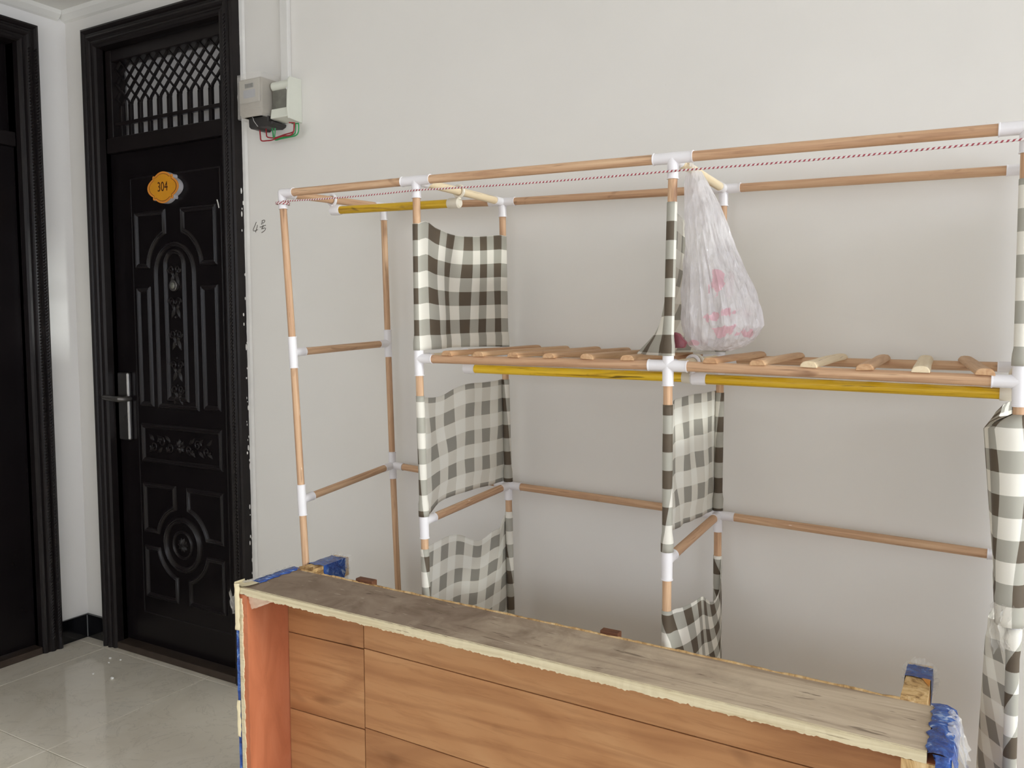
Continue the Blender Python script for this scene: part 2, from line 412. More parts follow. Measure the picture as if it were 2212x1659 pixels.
# floor: a grey mortar bed with 0.6 m polished tiles laid on it
fl = MB().box(XL - .2, XR + .2, YF - .2, D + .2, -.1, -.004).build('floor', GROUT)
tag(fl, 'polished beige floor of large square tiles', 'floor', None, 'structure')
g = .0012
xs = [XL] + [-3.10 + .6 * i for i in range(11) if -3.10 + .6 * i < XR - .02] + [XR]
ys = [YF] + [1.441 - .6 * i for i in range(6, -2, -1) if 1.441 - .6 * i > YF + .02] + [D]
cache = {}
for i in range(len(xs) - 1):
    for j in range(len(ys) - 1):
        w, h = xs[i + 1] - xs[i], ys[j + 1] - ys[j]; k = (round(w, 3), round(h, 3))
        mw = Matrix.Translation((xs[i], ys[j], 0))
        if k not in cache:
            t = MB(); b_ = .0012
            t.add([(g, g, -.006), (w - g, g, -.006), (w - g, h - g, -.006), (g, h - g, -.006), (g, g, -b_), (w - g, g, -b_), (w - g, h - g, -b_), (g, h - g, -b_),
                   (g + b_, g + b_, 0), (w - g - b_, g + b_, 0), (w - g - b_, h - g - b_, 0), (g + b_, h - g - b_, 0)],
                  [(0, 1, 5, 4), (1, 2, 6, 5), (2, 3, 7, 6), (3, 0, 4, 7), (4, 5, 9, 8), (5, 6, 10, 9), (6, 7, 11, 10), (7, 4, 8, 11), (8, 9, 10, 11), (3, 2, 1, 0)])
            o = t.build('tile', TILE, fl, mw=mw); cache[k] = o.data
        else: obj_of(cache[k], 'tile', fl, mw)

# skirting tiles in the corner between the two doors
bl = tag(MB().box(XL, XL + .012, 1.955, D, 0, .098).build('baseboard_left', BASE, bevel=.001), 'short black skirting tile beside the left door', 'skirting', None, 'structure')
bb = tag(MB().box(XL + .012, -3.128, D - .012, D, 0, .098).build('baseboard_back', BASE, bevel=.001), 'short black skirting tile between the corner and the numbered door', 'skirting', None, 'structure')
MB().box(XL + .012, XL + .0135, D - .0145, D - .012, .004, .095).build('grout_joint', WGROUT, bl)
MB().box(XL + .0005, XL + .0128, 1.951, 1.955, .004, .095).build('grout_joint', WGROUT, bl)

# windows out of the frame; the one behind the viewer is added as fill
def window(name, axis, hole, t, label):
    p0, p1, q0, q1 = hole
    def bx(m, a, b, c, d, t0, t1): m.box(t0, t1, a, b, c, d) if axis == 0 else m.box(a, b, t0, t1, c, d); return m
    root = thing(name, (t, (p0 + p1) / 2, q0) if axis == 0 else ((p0 + p1) / 2, t, q0), label, 'window', None, 'structure')
    f = .045; s = 1 if axis == 0 else -1; t0, t1 = sorted((t + s * .08, t + s * .13))
    for a in ((p0, p1, q0, q0 + f), (p0, p1, q1 - f, q1), (p0, p0 + f, q0 + f, q1 - f), (p1 - f, p1, q0 + f, q1 - f)):
        bx(MB(), *a, t0, t1).build('window_frame', ALU, root)
    n = max(1, round((p1 - p0) / .9)); e = [p0 + f + (p1 - p0 - 2 * f) * i / n for i in range(n + 1)]
    for i in range(1, n): bx(MB(), e[i] - .02, e[i] + .02, q0 + f, q1 - f, t0, t1).build('mullion', ALU, root)
    tm = (t0 + t1) / 2
    for i in range(n): bx(MB(), e[i] + (.02 if i else 0), e[i + 1] - (.02 if i < n - 1 else 0), q0 + f, q1 - f, tm - .003, tm + .003).build('pane', GLASS, root)
window('window_1', 0, WR, XR, 'white framed window in the right wall')
window('fill_window', 1, WF, YF, 'wide white framed window added behind the viewer for fill light')

# ------------------------------------------------------------------ doors
PROF = [(.078, 0), (.078, .040), (.070, .044), (.062, .040), (.058, .034), (.052, .034), (.048, .039), (.040, .042), (.032, .039), (.028, .033), (.022, .033), (.016, .036), (.008, .034), (.002, .026), (0, .0), (0, -.07)]
def casing(x0, x1, z1, put, mat, parent, cut):
    """profile swept up one jamb, across the head and down the other: three mitred pieces"""
    for side in (0, 1, 2):
        m = MB(); n = len(PROF)
        for o_, y in PROF:
            if side == 0: a, b = (x0 - o_, 0), (x0 - o_, z1 + o_)
            elif side == 1: a, b = (x0 - o_, z1 + o_), (x1 + o_, z1 + o_)
            else: a, b = (x1 + o_, z1 + o_), (x1 + o_, 0)
            m.v += [put(*a, y), put(*b, y)]
        for i in range(n - 1): m.f.append((2 * i, 2 * i + 1, 2 * i + 3, 2 * i + 2))
        m.f += [tuple(2 * i for i in range(n)), tuple(2 * i + 1 for i in range(n - 1, -1, -1))]
        m.build('door_jamb' if side != 1 else 'door_head', mat, parent)

def beading(pts_put, a, b, parent, n, mat, r=.0035):
    """fine rope bead: a row of short slanted ridges on the casing, too small to pick apart"""
    m = MB()
    for i in range(n):
        t = a + (b - a) * i / n; m.tube([pts_put(-.004, t), pts_put(.004, t + (b - a) / n * .9)], r, 5)
    o = m.build('rope_bead', mat, parent, True); o['kind'] = 'stuff'

# --- the numbered door
d1 = thing('door_1', (-2.70, D, 0), 'black embossed steel door with lattice transom, beside the electricity meter', 'door', None, 'structure')
def put1(x, z, y): return (x, D - y, z)
casing(-3.05, -2.364, 2.382, put1, CASING, d1, None)
beading(lambda u, t: put1(-2.364 + .040 + u, t, .042), .05, 2.38, d1, 190, CASING)
LF = D + .018                                # leaf face
MB().box(-3.05, -2.364, LF, LF + .05, .03, 1.985).build('door_leaf', BLACK, d1, bevel=.002)
MB().box(-3.05, -2.364, LF - .016, LF + .05, 1.985, 2.045).build('transom_rail', CASING, d1, bevel=.004)
MB().box(-3.05, -2.364, D - .03, LF + .05, 0, .028).build('threshold', THRESH, d1, bevel=.003)
m = MB().box(-3.045, -2.369, LF + .06, LF + .066, 2.04, 2.375); m.build('transom_pane', FROST, d1)
for a in ((-3.05, -3.015, 2.045, 2.38), (-2.392, -2.364, 2.045, 2.38)): MB().box(a[0], a[1], LF - .01, LF + .05, a[2], a[3]).build('transom_frame', CASING, d1, bevel=.003)
MB().box(-3.015, -2.392, LF - .01, LF + .05, 2.335, 2.38).build('transom_frame', CASING, d1, bevel=.003)
gx0, gx1, gz0, gzb, gzs, gz1 = -3.015, -2.392, 2.045, 2.098, 2.168, 2.335
nb = 11; sp = (gx1 - gx0) / nb
MB().box(gx0, gx1, LF, LF + .016, gzb - .007, gzb + .007).build('cross_bar', CASING, d1, bevel=.002)
bar = None
for i in range(nb):
    x = gx0 + sp * (i + .5)
    if bar is None: bar = MB().box(-.0085, .0085, 0, .014, gz0, gzs).build('grille_bar', CASING, d1, bevel=.002, mw=Matrix.Translation((x, LF + .004, 0)))
    else:
        q = obj_of(bar.data, 'grille_bar', d1, Matrix.Translation((x, LF + .004, 0))); md = q.modifiers.new('bevel', 'BEVEL'); md.width = .002; md.segments = 2
run = 2.9 * sp; H = gz1 - gzs
def strip(x, sg):
    """flat strip that curves out of a bar's top and runs up to the frame at a slant"""
    ctr = [(x, gzs - .01), (x + sg * .006, gzs + .012)]
    for k in range(1, 7): ctr.append((x + sg * (.006 + (run - .006) * k / 6), gzs + .012 + (H - .012) * k / 6))
    out = []
    for (xa, za), (xb, zb) in zip(ctr, ctr[1:]):
        for k in range(4):
            if gx0 - .004 < xa + (xb - xa) * k / 4 < gx1 + .004: out.append((xa + (xb - xa) * k / 4, za + (zb - za) * k / 4))
    if gx0 < ctr[-1][0] < gx1: out.append(ctr[-1])
    return out
for i in range(-3, nb + 3):
    x = gx0 + sp * (i + .5)
    for sg, dy in ((1, .010), (-1, .004)):
        p = strip(x, sg)
        if len(p) < 3: continue
        m = MB(); b = 0
        for k, (a, c) in enumerate(p):
            e, f = p[max(0, k - 1)], p[min(len(p) - 1, k + 1)]; tx, tz = f[0] - e[0], f[1] - e[1]; L_ = math.hypot(tx, tz) or 1
            hw = .0042 if sg > 0 else .0026; nx, nz = -tz / L_ * hw, tx / L_ * hw
            for (sx, y) in ((1, 0), (-1, 0), (-1, .008), (1, .008)): m.v.append((a + nx * sx, LF + dy + y, c + nz * sx))
        for k in range(len(p) - 1):
            for q in range(4): m.f.append((4 * k + q, 4 * k + (q + 1) % 4, 4 * k + 4 + (q + 1) % 4, 4 * k + 4 + q))
        m.f += [(0, 1, 2, 3), tuple(4 * (len(p) - 1) + q for q in (3, 2, 1, 0))]
        m.build('lattice_strip', CASING, d1)

def mould(paths, parent, put, w=.010, h=.007, name='moulding', mat=None):
    """raised half-round moulding along polylines given in (x, z)"""
    for p in paths:
        pts = [Vector((a, c)) for a, c in p]; n = len(pts); closed = (pts[0] - pts[-1]).length < 1e-6
        if closed: pts = pts[:-1]; n -= 1
        m = MB(); prof = [(-1, 0), (-.8, .6), (-.35, 1), (0, .72), (.35, 1), (.8, .6), (1, 0)]; k = len(prof)
        for i, q in enumerate(pts):
            a = pts[i - 1] if (i or closed) else q; c = pts[(i + 1) % n] if (i < n - 1 or closed) else q
            d1_, d2_ = (q - a), (c - q); t = ((d1_.normalized() if d1_.length else d2_.normalized()) + (d2_.normalized() if d2_.length else d1_.normalized()))
            t = t.normalized(); nn = Vector((-t.y, t.x))
            ref = (d2_ if d2_.length else d1_).normalized(); sc = 1 / max(.5, abs(ref.dot(t)))
            for (u, y) in prof: m.v.append(put(q.x + nn.x * u * w * sc, q.y + nn.y * u * w * sc, y * h))
        for i in range(n if closed else n - 1):
            j = (i + 1) % n
            for s_ in range(k - 1): m.f.append((i * k + s_, i * k + s_ + 1, j * k + s_ + 1, j * k + s_))
        if not closed: m.f += [tuple(range(k)), tuple((n - 1) * k + s_ for s_ in range(k - 1, -1, -1))]
        m.build(name, mat or CARVE, parent, True)
def arc(cx, cz, rx, rz, a0, a1, n=14): return [(cx + rx * math.cos(math.radians(a0 + (a1 - a0) * i / n)), cz + rz * math.sin(math.radians(a0 + (a1 - a0) * i / n))) for i in range(n + 1)]
def scroll(m, put, cx, cz, s, fx=1, fz=1, r=.0045, turns=1.4):
    pts = []
    for i in range(18):
        q = i / 17; a = q * turns * 2 * PI; R = s * (1 - .8 * q)
        pts.append(put(cx + fx * R * math.cos(a), cz + fz * R * math.sin(a), .002))
    m.tube(pts, [r * (1 - .4 * i / 17) for i in range(18)], 6)
def leaf_bump(m, put, x, z, a, L, w):
    c, s_ = math.cos(a), math.sin(a); b = len(m.v)
    for i in range(7):
        q = i / 6; ww = w * math.sin(PI * min(1, q * 1.08 + .02)) ** .8
        for u in (-1, 0, 1): m.v.append(put(x + c * L * q - s_ * u * ww, z + s_ * L * q + c * u * ww, (.007 if u == 0 else 0) * math.sin(PI * (q * .9 + .08)) + .0005))
    for i in range(6):
        for u in range(2): m.f.append((b + i * 3 + u, b + i * 3 + u + 1, b + i * 3 + 4 + u, b + i * 3 + 3 + u))

def put_leaf(x, z, y): return (x, LF - y, z)
cx = -2.690; lx, rx_ = -2.905, -2.462
def emboss(parent, put, cx, lx, rx_):
    P = []
    # upper corner panels with a quarter arch
    P.append([(cx - .052, 1.742), (lx, 1.742), (lx, 1.542), (cx - .152, 1.542)] + arc(cx, 1.525, .153, .150, 172, 110) + [(cx - .052, 1.742)])
    P.append([(cx + .052, 1.742), (rx_, 1.742), (rx_, 1.542), (cx + .152, 1.542)] + arc(cx, 1.525, .153, .150, 8, 70) + [(cx + .052, 1.742)])
    # slim side panels
    P.append([(lx, 1.452), (cx - .152, 1.452), (cx - .152, 1.005), (lx, 1.005), (lx, 1.452)])
    P.append([(rx_, 1.452), (cx + .152, 1.452), (cx + .152, 1.005), (rx_, 1.005), (rx_, 1.452)])
    # arched centre panels
    P.append([(cx - .108, 1.0)] + arc(cx, 1.51, .108, .108, 180, 0, 18) + [(cx + .108, 1.0), (cx - .108, 1.0)])
    P.append([(cx - .052, 1.03)] + arc(cx, 1.54, .052, .052, 180, 0, 14) + [(cx + .052, 1.03), (cx - .052, 1.03)])
    # cross panel
    P.append([(lx, .918), (rx_, .918), (rx_, .782), (lx, .782), (lx, .918)])
    # lower four panels around a disc
    zc, R = .464, .146
    for sx, ex in ((-1, lx), (1, rx_)):
        for sz, ez in ((1, .682), (-1, .236)):
            a0 = math.degrees(math.acos(.040 / R)); a1 = math.degrees(math.asin(.036 / R))
            q = [(cx + sx * .040, ez), (ex, ez), (ex, zc + sz * .036)] + [(cx + sx * a, zc + sz * c) for a, c in arc(0, 0, R, R, a1, a0)] + [(cx + sx * .040, ez)]
            P.append(q)
    mould(P, parent, put)
    mould([arc(cx, zc, .098, .098, 0, 360, 30)], parent, put, .012, .010, 'ring_moulding')
    mould([arc(cx, zc, .052, .052, 0, 360, 24)], parent, put, .006, .006, 'ring_moulding')
    mould([[(lx - .03, 1.88), (rx_ + .03, 1.88), (rx_ + .03, 1.80), (rx_ + .03, .16), (lx - .03, .16), (lx - .03, 1.88)]], parent, put, .003, .0012)
    m = MB()
    for i in range(10): leaf_bump(m, put, cx, zc, 2 * PI * i / 10, .030, .009)
    m.ball(put(cx, zc, 0), .012, 10, 6, (1, .6, 1)); m.build('carved_rosette', CARVE, parent, True)
    m = MB()
    for k, z in enumerate((1.525, 1.40, 1.28, 1.16, 1.07)):
        for sx in (-1, 1):
            scroll(m, put, cx + sx * .020, z, .017, sx, 1 if k % 2 else -1)
            leaf_bump(m, put, cx + sx * .004, z - .018, -PI / 2 + sx * .45, .05, .010)
            leaf_bump(m, put, cx + sx * .006, z - .03, PI / 2 - sx * .5, .03, .008)
    for i in range(9): m.ball(put(cx, 1.50 - i * .052, 0), .006, 8, 5)
    o = m.build('carved_scroll_column', CARVE, parent, True)
    m = MB(); zc = .85
    for i in range(8): leaf_bump(m, put, cx, zc, 2 * PI * i / 8, .030, .010)
    m.ball(put(cx, zc, 0), .010, 10, 6)
    for sx in (-1, 1):
        for k in range(3):
            x = cx + sx * (.055 + k * .048)
            scroll(m, put, x, zc + (.010 if k % 2 else -.010), .021, sx, 1 if k % 2 else -1)
            leaf_bump(m, put, x, zc + .012, (PI / 2 - sx * .9), .040, .009); leaf_bump(m, put, x, zc - .012, (-PI / 2 + sx * .9), .040, .009)
    m.build('carved_scroll_band', CARVE, parent, True)
emboss(d1, put_leaf, cx, lx, rx_)
pk = MB().cyl((cx, LF + .001, 1.462), (cx, LF - .012, 1.462), .021, 20).build('peephole_rim', plain('dull_metal', (120, 116, 114), .35, .8), d1, True, .002)
MB().ball((cx, LF - .010, 1.462), .013, 12, 8, (1, .5, 1)).build('peephole_lens', SMOKE, d1, True)
# handle: tall steel plate with lever and key hole
MB().box(-3.034, -2.968, LF - .018, LF, .855, 1.126).build('handle_plate', STEEL, d1, bevel=.006)
MB().tube([(-2.965, LF - .01, 1.022), (-2.965, LF - .044, 1.022), (-2.972, LF - .052, 1.022), (-3.02, LF - .054, 1.024), (-3.072, LF - .052, 1.026)], [.011, .011, .012, .011, .010], 10).build('lever', plain('dull_lever_metal', (120, 117, 115), .4, .9), d1, True)
MB().cyl((-2.990, LF - .012, .945), (-2.990, LF - .020, .945), .009, 14).build('keyhole', DARKP, d1, True)
# light scratch near the top moulding
MB().tube([put_leaf(-2.447, 1.765, .001), put_leaf(-2.442, 1.752, .0012), put_leaf(-2.438, 1.735, .001)], .0022, 5).build('paint_chip', PLASTER, d1)

# --- the door on the left wall
d2 = thing('door_2', (XL, 1.43, 0), 'black steel door at the left edge, in the left wall', 'door', None, 'structure')
def put2(a, z, y): return (XL + y, a, z)
casing(.96, 1.880, 2.390, put2, CASING, d2, None)
for off in (.040, .066): beading(lambda u, t, off=off: put2(1.880 + off + u, t, .041), .05, 2.38, d2, 190, CASING)
LX = XL - .018
MB().box(LX - .05, LX, .96, 1.880, .03, 2.0).build('door_leaf', BLACK, d2, bevel=.002)
MB().box(LX - .05, LX + .016, .96, 1.880, 2.0, 2.055).build('transom_rail', CASING, d2, bevel=.004)
MB().box(LX - .05, LX - .03, .96, 1.880, 2.055, 2.39).build('transom_panel', BLACK, d2)
MB().box(LX - .05, XL + .03, .96, 1.880, 0, .028).build('threshold', THRESH, d2, bevel=.003)
def put_leaf2(a, z, y): return (LX + y, a, z)
emboss(d2, put_leaf2, 1.42, 1.20, 1.64)
MB().box(LX, LX + .018, 1.70, 1.74, .90, 1.15).build('handle_plate', STEEL, d2, bevel=.004)

# ragged plaster lip along the casing, part of the wall
m = MB(); n = 150; pr = None
for i in range(n + 1):
    z = .02 + 2.50 * i / n; j = noise.noise((z * 7, 1.3, 0)) * .004 + noise.noise((z * 31, 4.3, 0)) * .003
    a = -2.2875 + j; m.v += [(a, D - .0005, z), (a, D - .007 - abs(j) * .6, z), (-2.2745 + j * .3, D - .005, z), (-2.266, D - .0005, z)]
    if i:
        b = 4 * i
        for q in range(3): m.f.append((b - 4 + q, b - 3 + q, b + 1 + q, b + q))
m.build('plaster_lip', PLASTER, wall_back)
m = MB()
for i in range(46):
    z = random.uniform(.25, 1.95); y = D - random.uniform(.004, .02)
    m.ball((-2.2855, y, z), random.uniform(.0014, .0034), 6, 4, (.5, 1, random.uniform(1.2, 4)))
m.build('plaster_crust', PLASTER, wall_back)['kind'] = 'stuff'
# pencilled room mark on the wall: 4 and a Chinese character
def wr(zx, zy):
    px, py = 530 + zx / 27.66, 460 + zy / 27.66
    return (-2.247 + .00226 * (px - 548), D - .0006, 1.639 - .00157 * (py - 500) - .00012 * (px - 548))
strokes = [[(672, 540), (620, 680), (540, 850), (480, 990), (475, 1060), (520, 1085), (600, 1065), (680, 1030), (745, 1000)], [(735, 715), (715, 830), (670, 980), (615, 1165)],
           [(1012, 450), (1018, 560), (975, 705)], [(1020, 470), (1110, 425), (1170, 440), (1180, 500), (1120, 580), (1040, 620)],
           [(875, 855), (1000, 835), (1110, 775), (1220, 740)], [(1065, 720), (1060, 800), (1010, 920), (970, 970), (1080, 930), (1160, 895), (1210, 920), (1190, 1010), (1100, 1110), (970, 1190)]]
m = MB()
for s_ in strokes:
    v = [Vector(wr(*p)) for p in s_]
    m.tube(v, .0010, 6, flat=1.0)
m.build('pencilled_room_mark', INK, wall_back)

# plaster crumbs on the tiles
for k, (x, y, r) in enumerate(((-2.98, 1.985, .006), (-2.93, 1.995, .005), (-2.945, 1.955, .0045), (-2.90, 1.86, .005), (-2.80, 1.87, .008))):
    m = MB(); m.ball((0, 0, .0), r, 7, 5, (1, .8, .5))
    m.v = [(a + random.uniform(-.15, .15) * r, b + random.uniform(-.15, .15) * r, max(0, c + r * .4)) for a, b, c in m.v]
    o = m.build('plaster_crumb', PLASTER, mw=Matrix.Translation((x, y, 0)))
    tag(o, ('plaster crumb farthest left of the five on the floor tile', 'plaster crumb right of the leftmost, nearest the numbered door', 'plaster crumb just in front of the pair by the numbered door', 'small lone plaster crumb in front of the other floor crumbs', 'largest plaster crumb, nearest the wooden box')[k], 'crumb', 'plaster crumbs on the floor')

# ------------------------------------------------------------------ number plaque on the door
pq = thing('door_number_plaque', (-2.715, LF, 1.828), 'orange lobed plaque reading 304 on the black door', 'sign')
def plaque_outline(s):
    out = []
    for i in range(72):
        a = 2 * PI * i / 72; c, q = math.cos(a), math.sin(a)
        r1 = 1 / math.sqrt((c / .089) ** 2 + (q / .043) ** 2); r2 = 1 / math.sqrt((c / .064) ** 2 + (q / .0585) ** 2)
        r = max(r1, r2)
        for ca in (37, 143, 217, 323):
            dd = abs((math.degrees(a) - ca + 180) % 360 - 180)
            if dd < 6: r = max(r, .0705)
        out.append((-2.715 + r * c * s, 1.828 + r * q * s))
    return out
pf = LF - .022
MB().prism(plaque_outline(1.0), 1, pf + .0015, LF).build('plaque_body', PLAQUESIDE, pq, bevel=.0008)
MB().prism(plaque_outline(1.0), 1, pf, pf + .0015).build('plaque_face', ORANGE, pq)
MB().prism(plaque_outline(.875), 1, pf - .0004, pf).build('plaque_outline', BROWNINK, pq)
MB().prism(plaque_outline(.845), 1, pf - .0008, pf).build('plaque_field', YELLOW, pq)
cu_ = bpy.data.curves.new('numerals', 'FONT'); cu_.body = '304'; cu_.align_x = 'CENTER'; cu_.align_y = 'CENTER'; cu_.size = .050; cu_.extrude = .0004
to = bpy.data.objects.new('numerals_source', cu_); COL.objects.link(to)
bpy.context.view_layer.update()
me = bpy.data.meshes.new_from_object(to.evaluated_get(bpy.context.evaluated_depsgraph_get())); bpy.data.objects.remove(to)
me.materials.clear(); me.materials.append(NUMINK)
no = bpy.data.objects.new('numerals', me); COL.objects.link(no)
no.matrix_world = Matrix.Translation((-2.715, pf - .0009, 1.829)) @ Matrix.Rotation(PI / 2, 4, 'X') @ Matrix.Diagonal((.80, 1.0, 1, 1)); attach(no, pq)

# ------------------------------------------------------------------ meter, switch box, trunking, wires
mt = thing('electricity_meter', (-2.16, D, 2.06), 'grey electricity meter with a small display, wrapped in clear film', 'meter')
MB().prism([(-2.211, 2.012), (-2.203, 2.004), (-2.112, 2.004), (-2.106, 2.012), (-2.104, 2.118), (-2.110, 2.127), (-2.204, 2.127), (-2.212, 2.120)], 1, 2.012, D).build('meter_body', METERP, mt, bevel=.004)
MB().box(-2.205, -2.112, 2.006, 2.013, 2.046, 2.122).build('meter_front_panel', plain('pale_meter_front', (190, 184, 172), .3, vary=.05), mt, bevel=.004)
MB().box(-2.176, -2.138, 2.0045, 2.007, 2.094, 2.108).build('display', LCD, mt)
o = MB()
for k in range(7): o.box(-2.1735 + k * .005, -2.1705 + k * .005, 2.0038, 2.0047, 2.096, 2.106)
o = o.build('display_digits', DARKP, mt); o['kind'] = 'stuff'
MB().box(-2.184, -2.130, 2.0052, 2.0062, 2.062, 2.088).build('printed_label', PRINT, mt)
MB().prism([(2.0165, 2.035), (2.010, 2.030), (2.018, 2.004), (2.05, 2.004), (2.05, 2.035)], 0, -2.207, -2.109).build('lower_cover', METERP, mt, bevel=.003)
MB().prism([(-2.190, 2.006), (-2.0995, 2.003), (-2.0995, 1.984), (-2.080, 1.983), (-2.083, 1.974), (-2.098, 1.968), (-2.150, 1.972), (-2.156, 1.966), (-2.180, 1.968), (-2.188, 1.975)], 1, 2.030, D).build('terminal_block', DARKP, mt, bevel=.002)
m = MB(); n1, n2 = 14, 18
for i in range(n1 + 1):
    for j in range(n2 + 1):
        a = i / n1; b = j / n2
        # film draped over the top and the right side of the meter
        path = [(-2.216, 2.050), (-2.216, 2.004), (-2.150, 2.000), (-2.1025, 2.004), (-2.1015, 2.060), (-2.1015, 2.085)]
        t = b * (len(path) - 1); k = min(int(t), len(path) - 2); t -= k
        x = path[k][0] * (1 - t) + path[k + 1][0] * t; y = path[k][1] * (1 - t) + path[k + 1][1] * t
        z = 1.998 + a * .142; w = noise.noise((x * 60, y * 60, z * 60)) * .0035
        m.v.append((x + w * .6, y - abs(w), z + (noise.noise((b * 9, 3, 0)) * .006 if i == n1 else 0)))
for i in range(n1):
    for j in range(n2): m.f.append((i * (n2 + 1) + j, i * (n2 + 1) + j + 1, (i + 1) * (n2 + 1) + j + 1, (i + 1) * (n2 + 1) + j))
m.build('plastic_film', FILM, mt, True)

bk = thing('breaker_box', (-2.055, D, 2.05), 'cream plastic switch box with smoked window, right of the meter', 'switch box')
MB().prism([(2.056, 1.990), (D, 1.987), (D, 2.116), (2.056, 2.112)], 0, -2.096, -2.016).build('box_body', BOXP, bk, bevel=.003)
MB().prism([(2.036, 1.985), (D, 1.980), (D, 2.122), (2.044, 2.120), (2.036, 2.110), (2.032, 2.05), (2.030, 2.01)], 0, -2.017, -2.009).build('end_cheek', BOXP, bk, bevel=.002)
MB().tube([(-2.095, 2.055, 2.099), (-2.017, 2.055, 2.099)], .015, 16).build('top_bar', BOXP, bk, True)
MB().prism([(2.034, 1.992), (2.056, 1.988), (2.056, 2.022), (2.040, 2.024)], 0, -2.094, -2.017).build('front_lip', BOXP, bk, bevel=.003)
MB().prism([(2.049, 2.022), (2.057, 2.022), (2.057, 2.090), (2.049, 2.090)], 0, -2.095, -2.018).build('window_cover', SMOKE, bk)
MB().cyl((-2.022, 2.047, 2.083), (-2.022, 2.040, 2.083), .004, 10).build('screw', WHITEP, bk, True)
tr_ = tag(MB().box(-2.088, -2.052, D - .016, D, 2.122, 2.523).build('cable_trunking', plain('white_trunking', (228, 226, 222), .5, vary=.02), bevel=.003), 'white cable trunking running up from the switch box', 'trunking')
def wp(px, py, y=2.055): return (-2.187 + .00214 * (px - 540), y, 2.017 - .00154 * (py - 248) - .00027 * (px - 540))
def smooth(pts, n=6):
    out = []; P = [Vector(p) for p in pts]
    for i in range(len(P) - 1):
        a, b, c, d = P[max(0, i - 1)], P[i], P[i + 1], P[min(len(P) - 1, i + 2)]
        for k in range(n):
            t = k / n; out.append(.5 * ((2 * b) + (c - a) * t + (2 * a - 5 * b + 4 * c - d) * t * t + (3 * b - a - 3 * c + d) * t ** 3))
    out.append(P[-1]); return out
for pts, mat_, lab in (
    ([(552.7, 272), (554, 290), (556, 301), (568, 301), (580, 299), (600, 291), (618, 288), (625, 280), (627.5, 260)], RED, 'outer red wire looping lowest below the meter'),
    ([(561, 272), (561.5, 285), (564, 292), (580, 293), (600, 286), (616, 281), (620, 276), (620.5, 260)], RED, 'inner red wire looping between the meter and the switch box'),
    ([(573.5, 268), (575.5, 282), (578, 296), (590, 294), (606, 289), (620, 285), (623.5, 276), (624, 260)], GREEN, 'green wire curving up beside the inner red wire'),
    ([(581, 268), (580, 282), (579.5, 297), (592, 295), (610, 291), (624, 287), (629.5, 278), (630, 260)], GREEN, 'rightmost green wire entering the switch box')):
    yy = 2.050 + .006 * (len(lab) % 3)
    q = smooth([wp(a, b, yy) for a, b in pts]); x1 = q[-1]; x1.x = min(x1.x, -2.024)
    o = MB().tube(q, .0022, 8).build('wire', mat_, None, True); tag(o, lab, 'wire', 'wires under the meter')
o = MB().tube(smooth([wp(541, 250, 2.02), wp(549, 253, 2.018), wp(554, 256, 2.018), wp(556, 264, 2.02), wp(561, 274, 2.026)]), .0009, 6).build('seal_wire', WWIRE, None, True)
tag(o, 'thin white seal wire hanging from the meter', 'wire')

# ------------------------------------------------------------------ the pole rack
FY, RY = 1.645, 2.045
rack = thing('garment_rack', (-.80, 1.845, 0), 'open wardrobe rack of wooden poles, white joints and checked cloth panels', 'rack')
RR, CR = .0094, .0119
F = {'t0': (-1.655, 1.664), 't1': (-1.214, 1.660), 't2': (-.573, 1.650), 't3': (.036, 1.640), 'm0': (-1.627, 1.241), 'm1': (-1.211, 1.233), 'm2': (-.579, 1.231), 'm3': (.040, 1.218),
     'l0': (-1.606, .843), 'l1': (-1.200, .832), 'l2': (-.576, .824), 'l3': (.046, .806), 'b0': (-1.560, .006), 'b1': (-1.180, .006), 'b2': (-.572, .006), 'b3': (.055, .006)}
R_ = {'t0': (-1.634, 1.675), 't1': (-1.211, 1.658), 't2': (-.584, 1.644), 't3': (.052, 1.633), 'm0': (-1.623, 1.257), 'm1': (-1.204, 1.238), 'm2': (-.585, 1.229), 'm3': (.050, 1.224),
      'l0': (-1.611, .878), 'l1': (-1.193, .855), 'l2': (-.585, .838), 'l3': (.045, .819), 'b0': (-1.575, .006), 'b1': (-1.175, .006), 'b2': (-.575, .006), 'b3': (.045, .006)}
N = {}
for k, (x, z) in F.items(): N['f' + k] = Vector((x, FY, z))
for k, (x, z) in R_.items(): N['r' + k] = Vector((x, RY, z))
links = []
for c in '0123':
    for s_ in 'fr':
        links += [(s_ + 't' + c, s_ + 'm' + c), (s_ + 'm' + c, s_ + 'l' + c), (s_ + 'l' + c, s_ + 'b' + c)]
    links += [('ft' + c, 'rt' + c), ('fm' + c, 'rm' + c), ('fl' + c, 'rl' + c)]
for a, b in (('0', '1'), ('1', '2'), ('2', '3')):
    links += [('ft' + a, 'ft' + b), ('rt' + a, 'rt' + b), ('rl' + a, 'rl' + b)]
    if a != '0': links += [('fm' + a, 'fm' + b), ('rm' + a, 'rm' + b)]
def along(p0, p1):
    d = (p1 - p0); z = d.normalized(); x = z.orthogonal().normalized(); y = z.cross(x)
    return Matrix(((x.x, y.x, z.x, p0.x), (x.y, y.y, z.y, p0.y), (x.z, y.z, z.z, p0.z), (0, 0, 0, 1))), d.length
def rod(p0, p1, r, mat_, name, parent, seg=16):
    mw, L_ = along(p0, p1)
    m = MB().tube([(0, 0, L_ * i / 6) for i in range(7)], r, seg)
    return m.build(name, mat_, parent, True, mw=mw)
dirs = {k: [] for k in N}
